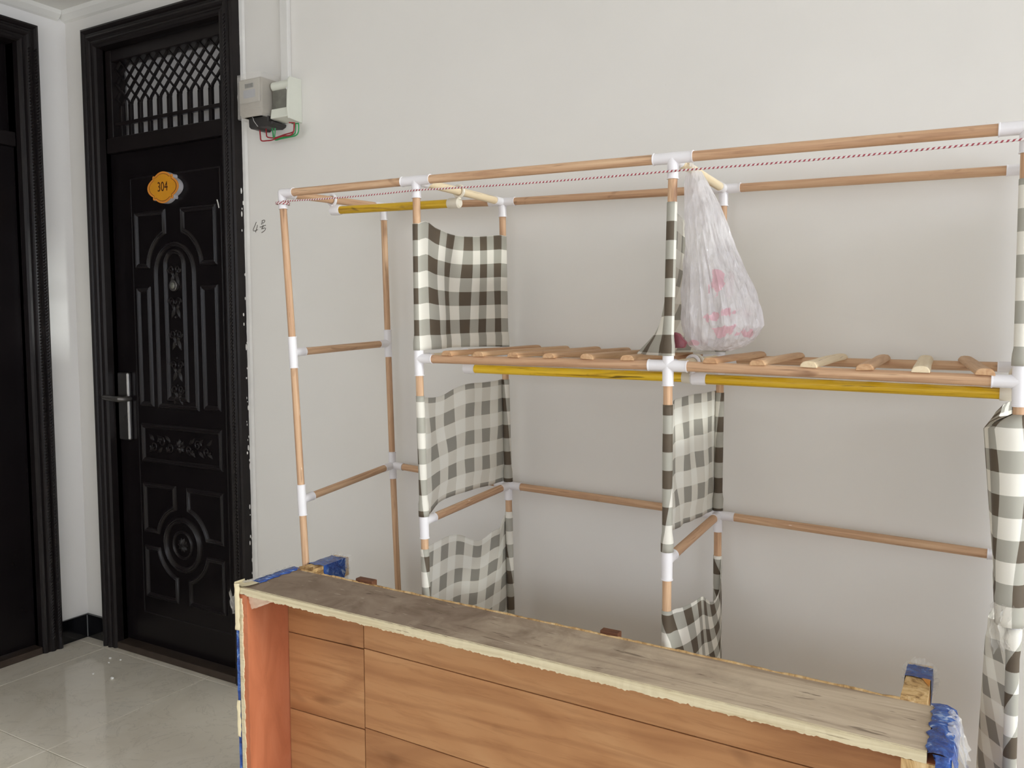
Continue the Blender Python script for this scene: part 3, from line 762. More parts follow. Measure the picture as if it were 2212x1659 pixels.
for a, b in links:
    d = (N[b] - N[a]).normalized(); dirs[a].append(d); dirs[b].append(-d)
    off0 = 0 if a[1] == 'b' else .012; off1 = 0 if b[1] == 'b' else .012
    kind = 'pole' if a[2] == b[2] and a[0] == b[0] else 'rail' if a[0] == b[0] else 'cross_bar'
    pale = kind == 'cross_bar' and a[1] in 'tm' and a[2] in '12' 
    rod(N[a] + d * off0, N[b] - d * off1, RR if kind == 'pole' else .0103, RODP if pale else ROD, kind, rack)
for k, ds in dirs.items():
    if k[1] == 'b': continue
    m = MB(); m.ball(N[k], CR, 16, 10)
    for d in ds:
        e = N[k] + d * .042
        m.tube([N[k], N[k] + d * .020, N[k] + d * .0395, N[k] + d * .040, e], [CR, CR * .97, CR * .97, CR * 1.05, CR * 1.05], 18)
    m.build('joint', WHITEP, rack, True)
# slats across the shelf: half-round battens on the front and rear rails
def lerp_rail(a, b, x):
    t = (x - N[a].x) / (N[b].x - N[a].x); return N[a].lerp(N[b], t)
def slat(f0, f1, r0, r1, xf, xr, tilt=0, w=.0155, h=.012, mat_=SLAT, over=.022):
    a = lerp_rail(f0, f1, xf); b = lerp_rail(r0, r1, xr); a.z += RR - .0005; b.z += RR - .0005
    d = (b - a).normalized(); a = a - d * .010; b = b + d * over
    mw, L_ = along(a, b)
    zc = mw.to_3x3().col[2]; up = Vector((0, 0, 1)); x = up.cross(zc).normalized(); y = zc.cross(x)
    mw = Matrix(((x.x, y.x, zc.x, a.x), (x.y, y.y, zc.y, a.y), (x.z, y.z, zc.z, a.z), (0, 0, 0, 1))) @ Matrix.Rotation(tilt, 4, 'Z')
    prof = [(-w, 0), (w, 0), (w * .94, h * .45), (w * .66, h * .88), (w * .2, h), (-w * .2, h), (-w * .66, h * .88), (-w * .94, h * .45)]
    m = MB(); n = len(prof)
    for i in range(9):
        t = i / 8; j = 1 + .06 * noise.noise((xf * 30, t * 3, 1)); dy = .0015 * noise.noise((xf * 17, t * 2.5, 5))
        m.v += [(p[0] * j, max(0, p[1] * j) + dy, L_ * t) for p in prof]
    for i in range(8):
        for q in range(n): m.f.append((i * n + q, i * n + (q + 1) % n, (i + 1) * n + (q + 1) % n, (i + 1) * n + q))
    m.f += [tuple(range(n)), tuple(8 * n + q for q in range(n - 1, -1, -1))]
    m.build('slat', mat_, rack, False, .0015, mw=mw)
for i, (a, b) in enumerate(((-1.123, -1.112), (-1.035, -1.024), (-.942, -.930), (-.851, -.844), (-.759, -.755), (-.666, -.676))): slat('fm1', 'fm2', 'rm1', 'rm2', a, b, (.02, -.03, .03, -.05, .06, -.02)[i], mat_=SLAT)
for i, (a, b) in enumerate(((-.489, -.493), (-.396, -.403), (-.301, -.307), (-.203, -.216), (-.111, -.129), (-.012, -.050))): slat('fm2', 'fm3', 'rm2', 'rm3', a, b, (.02, -.02, .05, -.04, .02, .05)[i], mat_=RODP if i in (2, 4) else SLAT)
# yellow hanging rods slung from rings on the cross bars
def hang(p0, p1, ca, cb, drop, y):
    ends = []
    for c, sg in ((ca, 1), (cb, -1)):
        a, b = N['f' + c], N['r' + c]; t = (y - FY) / (RY - FY); q = a.lerp(b, t); ax = (b - a).normalized()
        e = Vector((q.x, y, q.z - drop)); ends.append((q, e, ax, sg))
    d = (ends[1][1] - ends[0][1]).normalized()
    s0, s1 = ends[0][1] + d * p0, ends[1][1] - d * p1
    r_ = rod(s0 + d * .006, s1 - d * .006, .0112, YROD, 'hanging_rod', rack, 18); r_['label'] = 'yellow hanging rod with dark printed grain'
    for (q, e, ax, sg), s_, in zip(ends, (s0, s1)):
        m = MB().torus(q, ax, .0145, .0042, 22, 8)
        m.tube([q - Vector((0, 0, .015)), (q + e) / 2 - Vector((0, 0, .006)), e + Vector((0, 0, .008))], [.0062, .0055, .0085], 10)
        dd = d * sg
        m.tube([e - dd * .004, e, e + dd * .030, e + dd * .032], [.010, .0138, .0138, .0128], 18)
        m.build('rod_bracket', CREAMP if sg < 0 else WHITEP, rack, True)
hang(0, 0, 't0', 't1', .030, 1.828)
hang(0, 0, 'm1', 'm2', .036, 1.845)
hang(0, 0, 'm2', 'm3', .036, 1.815)

# gingham panels: cloth sleeves round the front and rear pole with a loose sheet between
def pole_x(s_, c, z):
    ks = [s_ + l_ + c for l_ in 'tmlb']
    for a, b in zip(ks, ks[1:]):
        if N[b].z <= z or b[1] == 'b':
            t = (N[a].z - z) / (N[a].z - N[b].z); return N[a].lerp(N[b], t)
def panel(c, zf, zr, side, bulge, top=lambda s: 0, bot=lambda s: 0, u0=0, v0=0, wig=None, shear=0, loose=None):
    """zf, zr = (top, bottom) on the front and rear pole; bulge(s, t) pushes the sheet in X"""
    r = RR + .0012; nt, ns, na = 30, 40, 14
    rows = []
    def rad(s_, z):
        d = min(abs(N[s_ + l_ + c].z - z) for l_ in 'tml'); k = min(1, max(0, (.056 - d) / .012))
        return r + (CR * 1.05 + .0008 - r) * k
    for i in range(nt + 1):
        t = i / nt; row = []
        z0 = zf[0] + (zf[1] - zf[0]) * t; z1 = zr[0] + (zr[1] - zr[0]) * t
        a, b = pole_x('f', c, z0), pole_x('r', c, z1)
        lo = loose(t) if loose else 0            # a slack sleeve hangs off the pole, out to the left and front
        fx, fy, fr = a.x - lo * .62, a.y - lo * .35, lo + rad('f', z0)
        for k in range(na):                       # round the front pole, ending on the sheet side
            q = -PI * 2 * (1 - k / na) * .97 * -1
            ang = (PI if side < 0 else 0) + (-side) * -1 * (2 * PI * .97) * (1 - k / na) * (-1)
            row.append((fx + fr * math.cos(ang), fy + fr * math.sin(ang), z0))
        for k in range(ns + 1):
            s_ = k / ns
            zt = zf[0] + (zr[0] - zf[0]) * s_ + top(s_); zb = zf[1] + (zr[1] - zf[1]) * s_ + bot(s_)
            z = zt + (zb - zt) * t
            x = fx + (b.x - fx) * s_ + side * (fr * (1 - s_) + rad('r', z1) * s_) + bulge(s_, t)
            y = fy + (b.y - fy) * s_
            row.append((x, y, z))
        for k in range(1, na + 1):
            ang = (PI if side < 0 else 0) - side * -1 * (2 * PI * .97) * (k / na) * 1
            row.append((b.x + rad('r', z1) * math.cos(ang), b.y + rad('r', z1) * math.sin(ang), z1))
        rows.append(row)
    n = len(rows[0]); me = bpy.data.meshes.new('cloth_panel')
    vs = [p for row in rows for p in row]
    fs = []
    for i in range(nt):
        for k in range(n - 1):
            q = (i * n + k, i * n + k + 1, (i + 1) * n + k + 1, (i + 1) * n + k)
            fs.append(q if side < 0 else q[::-1])
    me.from_pydata(vs, [], fs); me.materials.append(CLOTH); me.materials.append(CLOTHR)
    uvl = me.uv_layers.new(name='UVMap'); mid = rows[nt // 2]; U = [0]
    for p, q in zip(mid, mid[1:]): U.append(U[-1] + math.dist(p, q))
    hgt = zf[0] - zf[1]
    for pl in me.polygons:
        pl.use_smooth = True
        for li, vi in zip(pl.loop_indices, pl.vertices):
            i, k = divmod(vi, n); s_ = min(1, max(0, (k - na) / ns)); t = i / nt
            w = wig(s_, t) if wig else 0
            hh = (zf[0] - zf[1]) * (1 - s_) + (zr[0] - zr[1]) * s_
            uvl.data[li].uv = (u0 + U[k] + w + shear * t, v0 + t * hh)
    o = bpy.data.objects.new('cloth_panel', me); COL.objects.link(o)
    sd = o.modifiers.new('hem', 'SOLIDIFY'); sd.thickness = .0006; sd.offset = -1; sd.material_offset = 1; sd.material_offset_rim = 0
    attach(o, rack); return o
def bell(s, c=.5, w=.3): return math.exp(-((s - c) / w) ** 2)
def pin(s): return min(1, s / .08) * min(1, (1 - s) / .08)
nz = lambda s, t, a, b, k: noise.noise((s * a, t * b, k))
# column 1 (between the left and the middle bay)
panel('1', (1.557, 1.253), (1.563, 1.252), 1, lambda s, t: pin(s) * (.012 * bell(s, .18, .10) * (1 - .3 * t) - .014 * bell(s, .34, .12) * t + .006 * nz(s, t, 6, 2, 1)),
      top=lambda s: -.020 * math.sin(PI * min(1, s * 1.1)) * (1 - s * .4) + .012 * bell(s, .06, .05), bot=lambda s: .004 * math.sin(PI * s), u0=.02, v0=.037,
      wig=lambda s, t: .022 * bell(s, .28, .16) * math.sin(t * 3.3) - .012 * bell(s, .55, .2) * math.cos(t * 3))
panel('1', (1.142, .845), (1.159, .866), -1, lambda s, t: pin(s) * (-.016 * bell(s, .3, .2) + .008 * nz(s, t, 5, 3, 4)),
      top=lambda s: -.016 * bell(s, .25, .2) + .006 * bell(s, .55, .15), bot=lambda s: -.012 * bell(s, .1, .1) + .012 * bell(s, .5, .3), u0=.055, v0=.062, wig=lambda s, t: .014 * bell(s, .3, .2) * math.cos(t * 4), shear=.02)
panel('1', (.764, .42), (.779, .47), -1, lambda s, t: pin(s) * (-.014 * bell(s, .45, .3) + .010 * bell(s, .86, .06) * math.cos(t * 2)),
      top=lambda s: -.004 - .050 * bell(s, .70, .20) - .015 * bell(s, .9, .05), u0=.03, v0=.02, shear=.05)
# column 2 (between the middle and the right bay)
panel('2', (1.562, 1.251), (1.558, 1.247), -1, lambda s, t: pin(s) * (-.105 * t * t * t * bell(s, .42, .35) - .010 * bell(s, .5, .3)), top=lambda s: -.02 * math.sin(PI * s), u0=.0, v0=.0)
panel('2', (1.150, .842), (1.146, .850), -1, lambda s, t: pin(s) * (-.018 * bell(s, .4, .3) + .009 * nz(s, t, 7, 2.5, 9)), top=lambda s: -.010 * bell(s, .2, .2) + .004, bot=lambda s: .010 * bell(s, .3, .3), u0=.02, v0=.055, shear=-.03,
      wig=lambda s, t: .016 * bell(s, .2, .2) * math.sin(t * 5))
panel('2', (.717, .38), (.735, .40), 1, lambda s, t: pin(s) * (.020 * bell(s, .4, .3) + .012 * math.sin(s * 9) * .5), top=lambda s: pin(s) * (-.012 * math.sin(PI * s) - .075 * bell(s, .8, .28)), u0=.01, v0=.03, shear=-.16)
# column 3 (right edge of the view)
panel('3', (1.556, 1.245), (1.55, 1.245), 1, lambda s, t: pin(s) * .012 * bell(s, .5, .3), u0=.055, v0=.066)
panel('3', (1.163, .800), (1.155, .855), -1, lambda s, t: pin(s) * (-.014 * (1 - t) ** .8 * bell(s, .22, .18) - .016 * bell(s, .55, .3) * (1 - t * .4)), top=lambda s: -.012 * bell(s, .25, .2), u0=.05, v0=.056, wig=lambda s, t: .010 * math.sin(t * 5 + s * 3), loose=lambda t: .021 * min(1, t / .05) * (1 - .55 * t))
panel('3', (.795, .40), (.800, .42), 1, lambda s, t: pin(s) * (-.058 * bell(s, .30, .24) * (.8 + .2 * t) - .010 * bell(s, .6, .3)), top=lambda s: -.030 * bell(s, .35, .2), u0=.045, v0=.0, shear=.20)
# crumpled white film caught between the last two panels
m = MB(); n1, n2 = 12, 8
for i in range(n1 + 1):
    for j in range(n2 + 1):
        z = .842 - .085 * i / n1; x = .014 + .030 * j / n2 - .006 * math.sin(PI * i / n1); y = 1.622 - .02 * math.sin(j * 1.7) + .01 * noise.noise((i * .6, j * .9, 2))
        m.v.append((x + .008 * noise.noise((i * .5, j * .7, 7)), y, z))
for i in range(n1):
    for j in range(n2): a = i * (n2 + 1) + j; m.f.append((a, a + 1, a + n2 + 2, a + n2 + 1))
m.build('crumpled_film', FILM, rack, True)

# ------------------------------------------------------------------ cord along the top of the rack
def corded(pts, r, name, parent, per=.0085):
    P = [Vector(p) for p in pts]; seg = 8; n = len(P); vs, fs, us = [], [], []
    L_ = 0; up = Vector((0, 0, 1))
    for i, p in enumerate(P):
        t = (P[min(n - 1, i + 1)] - P[max(0, i - 1)]).normalized(); w = t.cross(up); w = w.normalized() if w.length > .05 else Vector((1, 0, 0)); u = w.cross(t)
        if i: L_ += (p - P[i - 1]).length
        for k in range(seg + 1):
            q = 2 * PI * k / seg; rr = r * (1 + .22 * math.cos(2 * (q + L_ / per * PI)))
            vs.append(p + u * math.cos(q) * rr + w * math.sin(q) * rr); us.append((L_ / per, k / seg))
    for i in range(n - 1):
        for k in range(seg): a = i * (seg + 1) + k; fs.append((a, a + 1, a + seg + 2, a + seg + 1))
    me = bpy.data.meshes.new(name); me.from_pydata(vs, [], fs); me.materials.append(CORD); uvl = me.uv_layers.new(name='UVMap')
    for pl in me.polygons:
        pl.use_smooth = True
        for li, vi in zip(pl.loop_indices, pl.vertices): uvl.data[li].uv = us[vi]
    o = bpy.data.objects.new(name, me); COL.objects.link(o)
    if parent: attach(o, parent)
    return o
cpts = []
anch = [(-1.636, 1.627, 1.640), (-1.202, 1.627, 1.634), (-.56, 1.627, 1.621), (.06, 1.627, 1.618)]
for a, b in zip(anch, anch[1:]):
    for k in range(160): cpts.append(Vector(a).lerp(Vector(b), k / 160) - Vector((0, 0, .003 * math.sin(PI * k / 160))))
cpts.append(Vector(anch[-1]))
cord = corded(cpts, .0021, 'cord', None)
tag(cord, 'thin twisted red and white cord strung along the front of the rack', 'cord')
kx, kz = -1.654, 1.640
kn = [Vector((kx + .0168 * math.cos(a), FY + .0168 * math.sin(a), kz - .0015 * a / PI + .001)) for a in [2 * PI * 2.2 * i / 60 for i in range(61)]]
corded(kn, .0021, 'knot', cord)

# ------------------------------------------------------------------ plastic bag
bagr = thing('plastic_bag', (-.51, 1.725, 1.27), 'crumpled translucent carrier bag with pink print hanging on the rack', 'bag')
sec = [(1.636, -.560, .016, .014), (1.615, -.556, .024, .020), (1.560, -.541, .036, .030), (1.470, -.523, .050, .042), (1.400, -.507, .066, .052), (1.340, -.497, .078, .060), (1.312, -.494, .081, .060), (1.285, -.500, .070, .054), (1.270, -.506, .056, .044), (1.261, -.512, .034, .028)]
m = MB(); ns = 110; lv = []
for i in range(len(sec) - 1):
    for k in range(6): t = k / 6; lv.append([a + (b - a) * t for a, b in zip(sec[i], sec[i + 1])])
lv.append(list(sec[-1]))
for z, xc, hx, hy in lv:
    low = min(1, max(.15, (1.64 - z) / .12))
    for k in range(ns):
        q = 2 * PI * k / ns; c, s_ = math.cos(q), math.sin(q)
        w = 1 + low * (.13 * noise.noise((c * 3.2, s_ * 3.2, z * 3)) + .07 * noise.noise((c * 9, s_ * 9, z * 8)) + .05 * noise.noise((c * 5 + z * 20, s_ * 18, z * 30)) + .085 * noise.noise((c * 15 + z * 5, s_ * 15, z * 5)))
        m.v.append((xc + hx * c * w, 1.738 + hy * s_ * w, z + .004 * low * noise.noise((c * 4, s_ * 4, 2))))
for i in range(len(lv) - 1):
    for k in range(ns): k2 = (k + 1) % ns; m.f.append((i * ns + k, i * ns + k2, (i + 1) * ns + k2, (i + 1) * ns + k))
m.f.append(tuple((len(lv) - 1) * ns + k for k in range(ns - 1, -1, -1)))
m.build('bag_body', BAG, bagr, True)
m = MB()                                   # handle looped over the cross bar
q = N['ft2'].lerp(N['rt2'], (1.725 - FY) / (RY - FY)); n = 16
for i in range(n + 1):
    a = -.5 + (PI + 1.0) * i / n
    for j in range(7):
        y = 1.705 + .040 * j / 6; rr = RR + .0035 + .002 * noise.noise((a * 2, j, 3))
        m.v.append((q.x + rr * math.cos(a) + (.004 if i < 3 else 0), y, q.z + rr * math.sin(a)))
for i in range(n):
    for j in range(6): a = i * 7 + j; m.f.append((a, a + 1, a + 8, a + 7))
m.build('bag_handle', BAG, bagr, True)
# something dark red at the foot of the bag
m = MB().prism([(-.574, 1.2665), (-.551, 1.2665), (-.547, 1.279), (-.556, 1.287), (-.562, 1.296), (-.574, 1.300)], 1, 1.662, 1.676)
o = m.build('plastic_wrapper', plain('dark_red_plastic', (124, 62, 70), .3, vary=.25, vscale=70), bevel=.003)
tag(o, 'small dark red plastic wrapper beside the checked post, at the foot of the bag', 'wrapper')

# ------------------------------------------------------------------ the wooden box on its side
CX0, CX1, CY0, CY1 = -1.600, -.064, 1.404, 1.592
box = thing('wooden_box', (-.83, 1.50, 0), 'large shallow wooden box tipped on its side, plank base facing out', 'box')
def zt(x): return .672 - .0135 * (x - CX0)              # the box leans a little: its top falls to the right
def board(name, mat_, x0, x1, y0, y1, th, n=120, jf=0., jr=0., seed=0):
    """top board with slightly torn long edges"""
    m = MB()
    for i in range(n + 1):
        x = x0 + (x1 - x0) * i / n
        a = y0 - jf * (noise.noise((x * 40, seed, 0)) * .6 + noise.noise((x * 140, seed, 5)) * .4); b = y1 + jr * noise.noise((x * 60, seed, 9))
        m.v += [(x, a, zt(x)), (x, b, zt(x)), (x, b, zt(x) - th), (x, a, zt(x) - th)]
        if i:
            for q in range(4): m.f.append((4 * i - 4 + q, 4 * i - 4 + (q + 1) % 4, 4 * i + (q + 1) % 4, 4 * i + q))
    m.f += [(0, 1, 2, 3), (4 * n + 3, 4 * n + 2, 4 * n + 1, 4 * n)]
    return m.build(name, mat_, box)
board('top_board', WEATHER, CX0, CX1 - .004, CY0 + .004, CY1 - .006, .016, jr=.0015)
# torn plywood edge facing the viewer
m = MB(); n = 420
for i in range(n + 1):
    x = CX0 + .006 + (CX1 - .010 - CX0) * i / n; lo = .0165 + .0035 * noise.noise((x * 34, 1, 0)) + .0030 * noise.noise((x * 150, 2, 0)) + .0015 * noise.noise((x * 420, 2, 0))
    hi = .0008 + .0012 * noise.noise((x * 60, 3, 0)); fr = CY0 - .0006 + .0005 * noise.noise((x * 90, 5, 0))
    m.v += [(x, fr + .001, zt(x) - hi), (x, CY0 + .0075, zt(x) + .0004), (x, CY0 + .0075, zt(x) - lo * .9), (x, fr, zt(x) - lo)]
    if i:
        for q in range(4): m.f.append((4 * i - 4 + q, 4 * i - 4 + (q + 1) % 4, 4 * i + (q + 1) % 4, 4 * i + q))
m.f += [(0, 1, 2, 3), (4 * n + 3, 4 * n + 2, 4 * n + 1, 4 * n)]
m.build('torn_front_edge', EDGE, box)
# splintered rear edge
m = MB(); n = 220
for i in range(n + 1):
    x = CX0 + .03 + (CX1 - .05 - CX0) * i / n; h = .0030 + .0035 * noise.noise((x * 22, 8, 0)) + .002 * noise.noise((x * 90, 8, 3))
    m.v += [(x, CY1 - .0065, zt(x) - .008), (x, CY1 - .0065, zt(x) + max(.0006, h)), (x, CY1 - .001, zt(x) + max(.0004, h * .7)), (x, CY1 - .001, zt(x) - .016)]
    if i:
        for q in range(4): m.f.append((4 * i - 4 + q, 4 * i - 4 + (q + 1) % 4, 4 * i + (q + 1) % 4, 4 * i + q))
m.f += [(0, 1, 2, 3), (4 * n + 3, 4 * n + 2, 4 * n + 1, 4 * n)]
m.build('splintered_rear_edge', SPLINT, box)
# ends and underside
def jag_side(name, x0, x1, z1, mats, front):
    m = MB(); n = 70
    for i in range(n + 1):
        z = .004 + (z1 - .004) * i / n; a = CY0 + .002 + .002 * noise.noise((z * 60, x0, 0))
        m.v += [(x0, a, z), (x1, a, z), (x1, CY1 - .006, z), (x0, CY1 - .006, z)]
        if i:
            for q in range(4): m.f.append((4 * i - 4 + q, 4 * i - 4 + (q + 1) % 4, 4 * i + (q + 1) % 4, 4 * i + q))
    m.f += [(0, 1, 2, 3), (4 * n + 3, 4 * n + 2, 4 * n + 1, 4 * n)]
    return m.build(name, mats, box)
jag_side('side_board', CX0 + .012, CX0 + .038, zt(CX0) - .018, REDPLY, 0)
jag_side('side_board', CX1 - .038, CX1 + .020, zt(CX1) - .016, REDPLY, 0)
# pale torn front edges of the ends
def jag_edge(x0, x1, z1, mat_, name='torn_front_edge'):
    m = MB(); n = 160
    for i in range(n + 1):
        z = .004 + (z1 - .004) * i / n; j = .003 * noise.noise((z * 40, x0, 0)) + .002 * noise.noise((z * 160, x0, 4))
        m.v += [(x0, CY0 + .006, z), (x0, CY0 - .001, z), (x1 + j, CY0 - .001 + j * .3, z), (x1 + j, CY0 + .006, z)]
        if i:
            for q in range(4): m.f.append((4 * i - 4 + q, 4 * i - 4 + (q + 1) % 4, 4 * i + (q + 1) % 4, 4 * i + q))
    m.f += [(0, 1, 2, 3), (4 * n + 3, 4 * n + 2, 4 * n + 1, 4 * n)]
    return m.build(name, mat_, box)
jag_edge(CX0 + .0125, CX0 + .024, .645, EDGE)
jag_edge(CX1 - .040, CX1 + .016, zt(CX1) - .0165, SPLINT)
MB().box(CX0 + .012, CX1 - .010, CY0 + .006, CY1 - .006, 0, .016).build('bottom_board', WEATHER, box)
MB().box(CX0 + .038, CX1 - .038, 1.556, CY1 - .006, .016, .637).build('back_panel', BACKWOOD, box)
# planks of the base: each one its own piece with a dark gap between
sx = -1.3095
def plank(x0, x1, zl0, zr0, zl1, zr1, y=1.541, gap=.0011):
    m = MB(); b = .0006; y1 = 1.5555
    x0 += gap; x1 -= gap; zl0 += gap; zr0 += gap; zl1 -= gap; zr1 -= gap
    m.add([(x0, y + b, zl0), (x1, y + b, zr0), (x1, y + b, zr1), (x0, y + b, zl1), (x0, y1, zl0), (x1, y1, zr0), (x1, y1, zr1), (x0, y1, zl1),
           (x0 + b, y, zl0 + b), (x1 - b, y, zr0 + b), (x1 - b, y, zr1 - b), (x0 + b, y, zl1 - b)],
          [(8, 9, 10, 11), (0, 1, 9, 8), (1, 2, 10, 9), (2, 3, 11, 10), (3, 0, 8, 11), (0, 4, 5, 1), (1, 5, 6, 2), (2, 6, 7, 3), (3, 7, 4, 0), (7, 6, 5, 4)])
    return m.build('plank', LAMI, box)
xa, xb = CX0 + .038, CX1 - .038
for z0, z1 in ((.016, .112), (.112, .316), (.316, .520), (.520, .652)): plank(xa, sx, z0, z0 + (.004 if .1 < z0 < .6 else 0), z1, z1 + .003 if z1 < .6 else z1 - .002)
R4 = [(.016, .016), (.122, .105), (.325, .306), (.526, .507), (.648, .634)]
for (a0, b0), (a1, b1) in zip(R4, R4[1:]): plank(sx, xb, a0, b0, a1, b1)
# legs sticking out at the back
def leg(x0, x1, z0, z1, y1, wrap, lab):
    m = MB(); n = 10
    for i in range(n + 1):
        y = CY1 - .006 + (y1 - CY1 + .006) * i / n; j = .0018 * noise.noise((y * 50, x0, 1))
        m.v += [(x0 - j, y, z0 + j), (x1 + j, y, z0 - j), (x1 - j, y, z1 + j), (x0 + j, y, z1 - j)]
        if i:
            for q in range(4): m.f.append((4 * i - 4 + q, 4 * i - 4 + (q + 1) % 4, 4 * i + (q + 1) % 4, 4 * i + q))
    m.f += [(0, 1, 2, 3), (4 * n + 3, 4 * n + 2, 4 * n + 1, 4 * n)]
    L_ = m.build('leg', SPLINT, box); L_['label'] = lab
    m = MB(); ya, yb = wrap; n = 16; k = 16
    for i in range(n + 1):
        y = ya + (yb - ya) * i / n
        for q in range(k):
            a = 2 * PI * q / k + PI / 4; c, s_ = math.cos(a), math.sin(a); sc = 1 / max(abs(c), abs(s_)); sc = sc * .88 + .12
            w = 1.10 + .05 * noise.noise((c * 3, s_ * 3, y * 40)) + .03 * noise.noise((c * 8, y * 90, s_ * 8))
            yy = y + (.012 * noise.noise((c * 2.2, s_ * 2.2, x0)) if i in (0, n) else 0)
            m.v.append(((x0 + x1) / 2 + (x1 - x0) / 2 * c * sc * w, yy, (z0 + z1) / 2 + (z1 - z0) / 2 * s_ * sc * w))
    for i in range(n):
        for q in range(k): m.f.append((i * k + q, i * k + (q + 1) % k, (i + 1) * k + (q + 1) % k, (i + 1) * k + q))
    m.build('plastic_wrap', BLUE, L_, True)
    m = MB()                                # frayed film end
    for q in range(26):
        a = 2 * PI * q / 26; c, s_ = math.cos(a), math.sin(a); sc = 1 / max(abs(c), abs(s_))
        p = Vector(((x0 + x1) / 2 + (x1 - x0) / 2 * c * sc * 1.05, yb - .004, (z0 + z1) / 2 + (z1 - z0) / 2 * s_ * sc * 1.05))
        d = Vector((c * .010, .012, s_ * .010)) * random.uniform(.6, 1.4); w = Vector((-s_, 0, c)) * .006
        m.add([p - w, p + w, p + d * .7 + w * 1.2, p + d - w * .5], [(0, 1, 2, 3)])
    o = m.build('frayed_film', FILM, L_); o['kind'] = 'stuff'
leg(-1.578, -1.530, .622, .672, 1.742, (1.640, 1.728), 'left leg wrapped in blue plastic')
leg(-.122, -.080, .606, .655, 1.765, (1.690, 1.752), 'right leg with a blue band and bare wood')
m = MB().add([(-.0795, 1.652, .628), (-.0795, 1.690, .640), (-.0795, 1.690, .612), (-.079, 1.670, .618), (-.095, 1.690, .6575), (-.080, 1.690, .6575), (-.080, 1.655, .6575)], [(0, 1, 2, 3), (4, 5, 6)])
m.build('orange_tape', plain('orange_tape', (214, 140, 40), .4), box)
for xa_, xb_ in ((-1.372, -1.318), (-.702, -.660)):
    MB().box(xa_, xb_, CY1 - .0055, CY1 + .014, .08, zt(xa_) + .010).build('batten', DARKWOOD, box, bevel=.002)
# blue plastic on both ends, clear film, cream wrapping at the near corner
def drape(name, mat_, path, lo, hi, n=40, amp=.002, seed=0, along_y=False, edge=.006):
    """strip following a path of (a, b) points, swept between lo and hi with torn edges"""
    P = [Vector(p) for p in path]; m = MB(); k = len(P)
    for i in range(n + 1):
        t = i / n
        for j, p in enumerate(P):
            s_ = lo + (hi - lo) * t
            w = amp * noise.noise((s_ * 45, j * .9, seed)); e = edge * noise.noise((s_ * 50, j, seed + 3)) if j in (0, k - 1) else 0
            if along_y: m.v.append((p.x + w + (e if j in (0, k - 1) else 0), s_, p.y + abs(w)))
            else: m.v.append((p.x - abs(w), p.y + e + w * .5, s_))
    for i in range(n):
        for j in range(k - 1): a = i * k + j; m.f.append((a, a + 1, a + k + 1, a + k))
    o = m.build(name, mat_, box, True); sd = o.modifiers.new('film', 'SOLIDIFY'); sd.thickness = .0012; return o
zl = zt(CX0) + .0012
drape('blue_plastic_strip', BLUE, [(CX0 + .034, zl), (CX0 + .022, zl + .0015), (CX0 + .010, zl + .002), (CX0 - .001, zl - .002), (CX0 - .003, zl - .012), (CX0 - .002, zl - .03)], 1.450, 1.594, 30, .003, 1, True, .008)
drape('clear_film_strip', FILM, [(CX0 + .012, zl + .004), (CX0 - .001, zl + .003), (CX0 - .005, zl - .008), (CX0 - .006, zl - .026), (CX0 - .003, zl - .05)], 1.420, 1.590, 30, .004, 5, True, .008)
drape('blue_plastic_side', BLUE, [(CX0 + .011, CY0 + .0005), (CX0 + .003, CY0 - .0015), (CX0 - .001, CY0 + .006), (CX0 - .001, CY0 + .05), (CX0, CY0 + .12), (CX0, CY1 - .01)], .03, .615, 60, .0022, 2, False, .003)
drape('cream_tape_patch', CREAMFILM, [(CX0 + .011, CY0 - .0025), (CX0 + .001, CY0 - .0035), (CX0 - .0035, CY0 + .006), (CX0 - .0035, CY0 + .03)], .292, .385, 20, .002, 8, False, .003)
drape('cream_tape_patch', CREAMFILM, [(CX0 + .018, CY0 - .0035), (CX0 + .004, CY0 - .005), (CX0 - .005, CY0 + .004), (CX0 - .005, CY0 + .035)], .565, .682, 26, .003, 9, False, .006)
m = MB(); n = 18                            # pale film folded over the near corner, outside and under the board
for i in range(n + 1):
    for j in range(8):
        x = CX0 + .004 + .108 * i / n; q = j / 7
        z = zt(x) - .010 - q * (.060 - .046 * (i / n)) + .003 * noise.noise((i * .4, j, 3)); y = CY0 + .004 + .004 * noise.noise((i * .5, j * .6, 1)) + q * .012
        m.v.append((x, y, z))
for i in range(n):
    for j in range(7): a = i * 8 + j; m.f.append((a, a + 1, a + 9, a + 8))
o = m.build('cream_film_fold', plain('pale_pink_film', (226, 196, 172), .3, vary=.06, vscale=40, bump=.4), box, True)
m = MB()
for i in range(n + 1):
    for j in range(7):
        x = CX0 - .004 + .040 * j / 6; y = CY0 - .004 + .055 * i / n
        m.v.append((x, y, zt(x) + .002 + .004 * abs(noise.noise((i * .35, j * .6, 6))) + .004 * (1 - i / n)))
for i in range(n):
    for j in range(6): a = i * 7 + j; m.f.append((a, a + 1, a + 8, a + 7))
m.build('cream_film_cap', CREAMFILM, box, True)
m = MB()
for i in range(9):
    for j in range(5): m.v.append((CX0 - .006 - .018 * j / 4 + .003 * noise.noise((i, j, 2)), CY0 + .004 + .006 * noise.noise((i * .7, j, 5)), .655 - .045 * i / 8 - .012 * math.sin(j)))
for i in range(8):
    for j in range(4): a = i * 5 + j; m.f.append((a, a + 1, a + 6, a + 5))
m.build('loose_film_flap', FILM, box, True)
zr = zt(CX1)
m = MB(); n = 34; k = 9
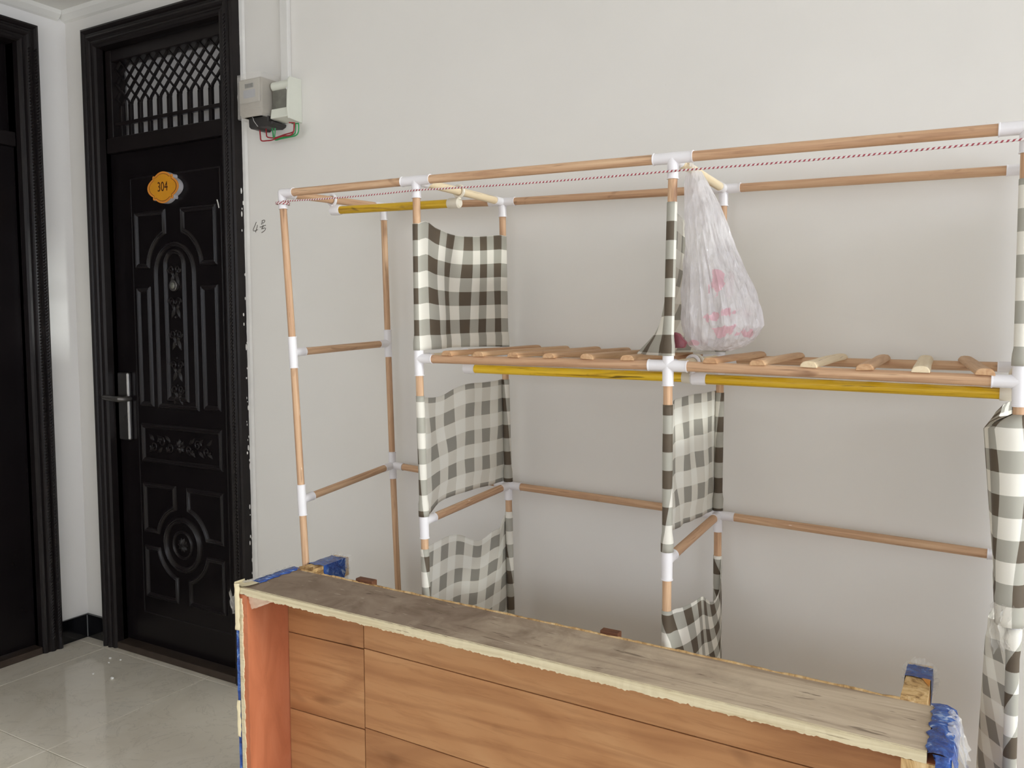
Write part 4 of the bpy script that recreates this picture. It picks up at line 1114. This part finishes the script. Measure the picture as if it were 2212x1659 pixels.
for i in range(n + 1):
    y = CY0 - .002 + (CY1 - CY0 + .004) * i / n; e = .007 * noise.noise((y * 60, 1, 1))
    prof = [(CX1 - .006 + e, zr + .0015), (CX1 + .004, zr + .004), (CX1 + .016, zr + .004), (CX1 + .030, zr - .002), (CX1 + .036, zr - .02), (CX1 + .035, zr - .05), (CX1 + .032, zr - .10), (CX1 + .030, zr - .2), (CX1 + .030, zr - .33)]
    for j, (x, z) in enumerate(prof): w = .0035 * noise.noise((y * 34, z * 34, 3)); m.v.append((x + abs(w) * (1.6 if j > 2 else .4), y, z + (abs(w) if j < 4 else 0)))
for i in range(n):
    for j in range(k - 1): a = i * k + j; m.f.append((a, a + 1, a + k + 1, a + k))
m.build('blue_plastic_side', BLUE, box, True)
m = MB(); n1, n2 = 26, 6                      # the same blue plastic folded over the front of that end
for i in range(n1 + 1):
    for j in range(n2 + 1):
        z = zr + .003 - .34 * i / n1; x = CX1 + .004 + .006 * math.sin(i * .9) * (j == 0) + .026 * j / n2
        m.v.append((x, CY0 - .0035 - .004 * abs(noise.noise((x * 60, z * 40, 4))) + (.004 if j == n2 else 0), z))
for i in range(n1):
    for j in range(n2): a = i * (n2 + 1) + j; m.f.append((a, a + 1, a + n2 + 2, a + n2 + 1))
o = m.build('blue_plastic_front', BLUE, box, True); o.modifiers.new('film', 'SOLIDIFY').thickness = .001
m = MB(); n = 16
for i in range(n + 1):
    for j in range(7):
        y = 1.47 + .10 * i / n; q = j / 6; x = CX1 + .022 + .028 * q + .010 * noise.noise((i * .5, j * .5, 4)); z = zr + .006 - .030 * q * q * 2 + .014 * noise.noise((i * .45, j * .6, 8)); m.v.append((x, y, z))
for i in range(n):
    for j in range(6): a = i * 7 + j; m.f.append((a, a + 1, a + 8, a + 7))
m.build('loose_film_flap', FILM, box, True)
m = MB()                                    # wood chips at the near and far corners
for (x, y) in ((CX0 + .035, CY1 + .001), (CX0 + .048, CY1 + .004), (CX0 + .062, CY1 + .003), (CX0 + .10, CY1 + .002)):
    m.add([(x - .014, y - .002, zt(x) - .004), (x + .016, y - .004, zt(x) - .002), (x + .010, y + .006, zt(x) + .010), (x - .008, y + .004, zt(x) + .005)], [(0, 1, 2, 3), (0, 1, 2), (0, 2, 3)])
m.build('wood_chips', SPLINT, box)['kind'] = 'stuff'
bpy.context.view_layer.update()
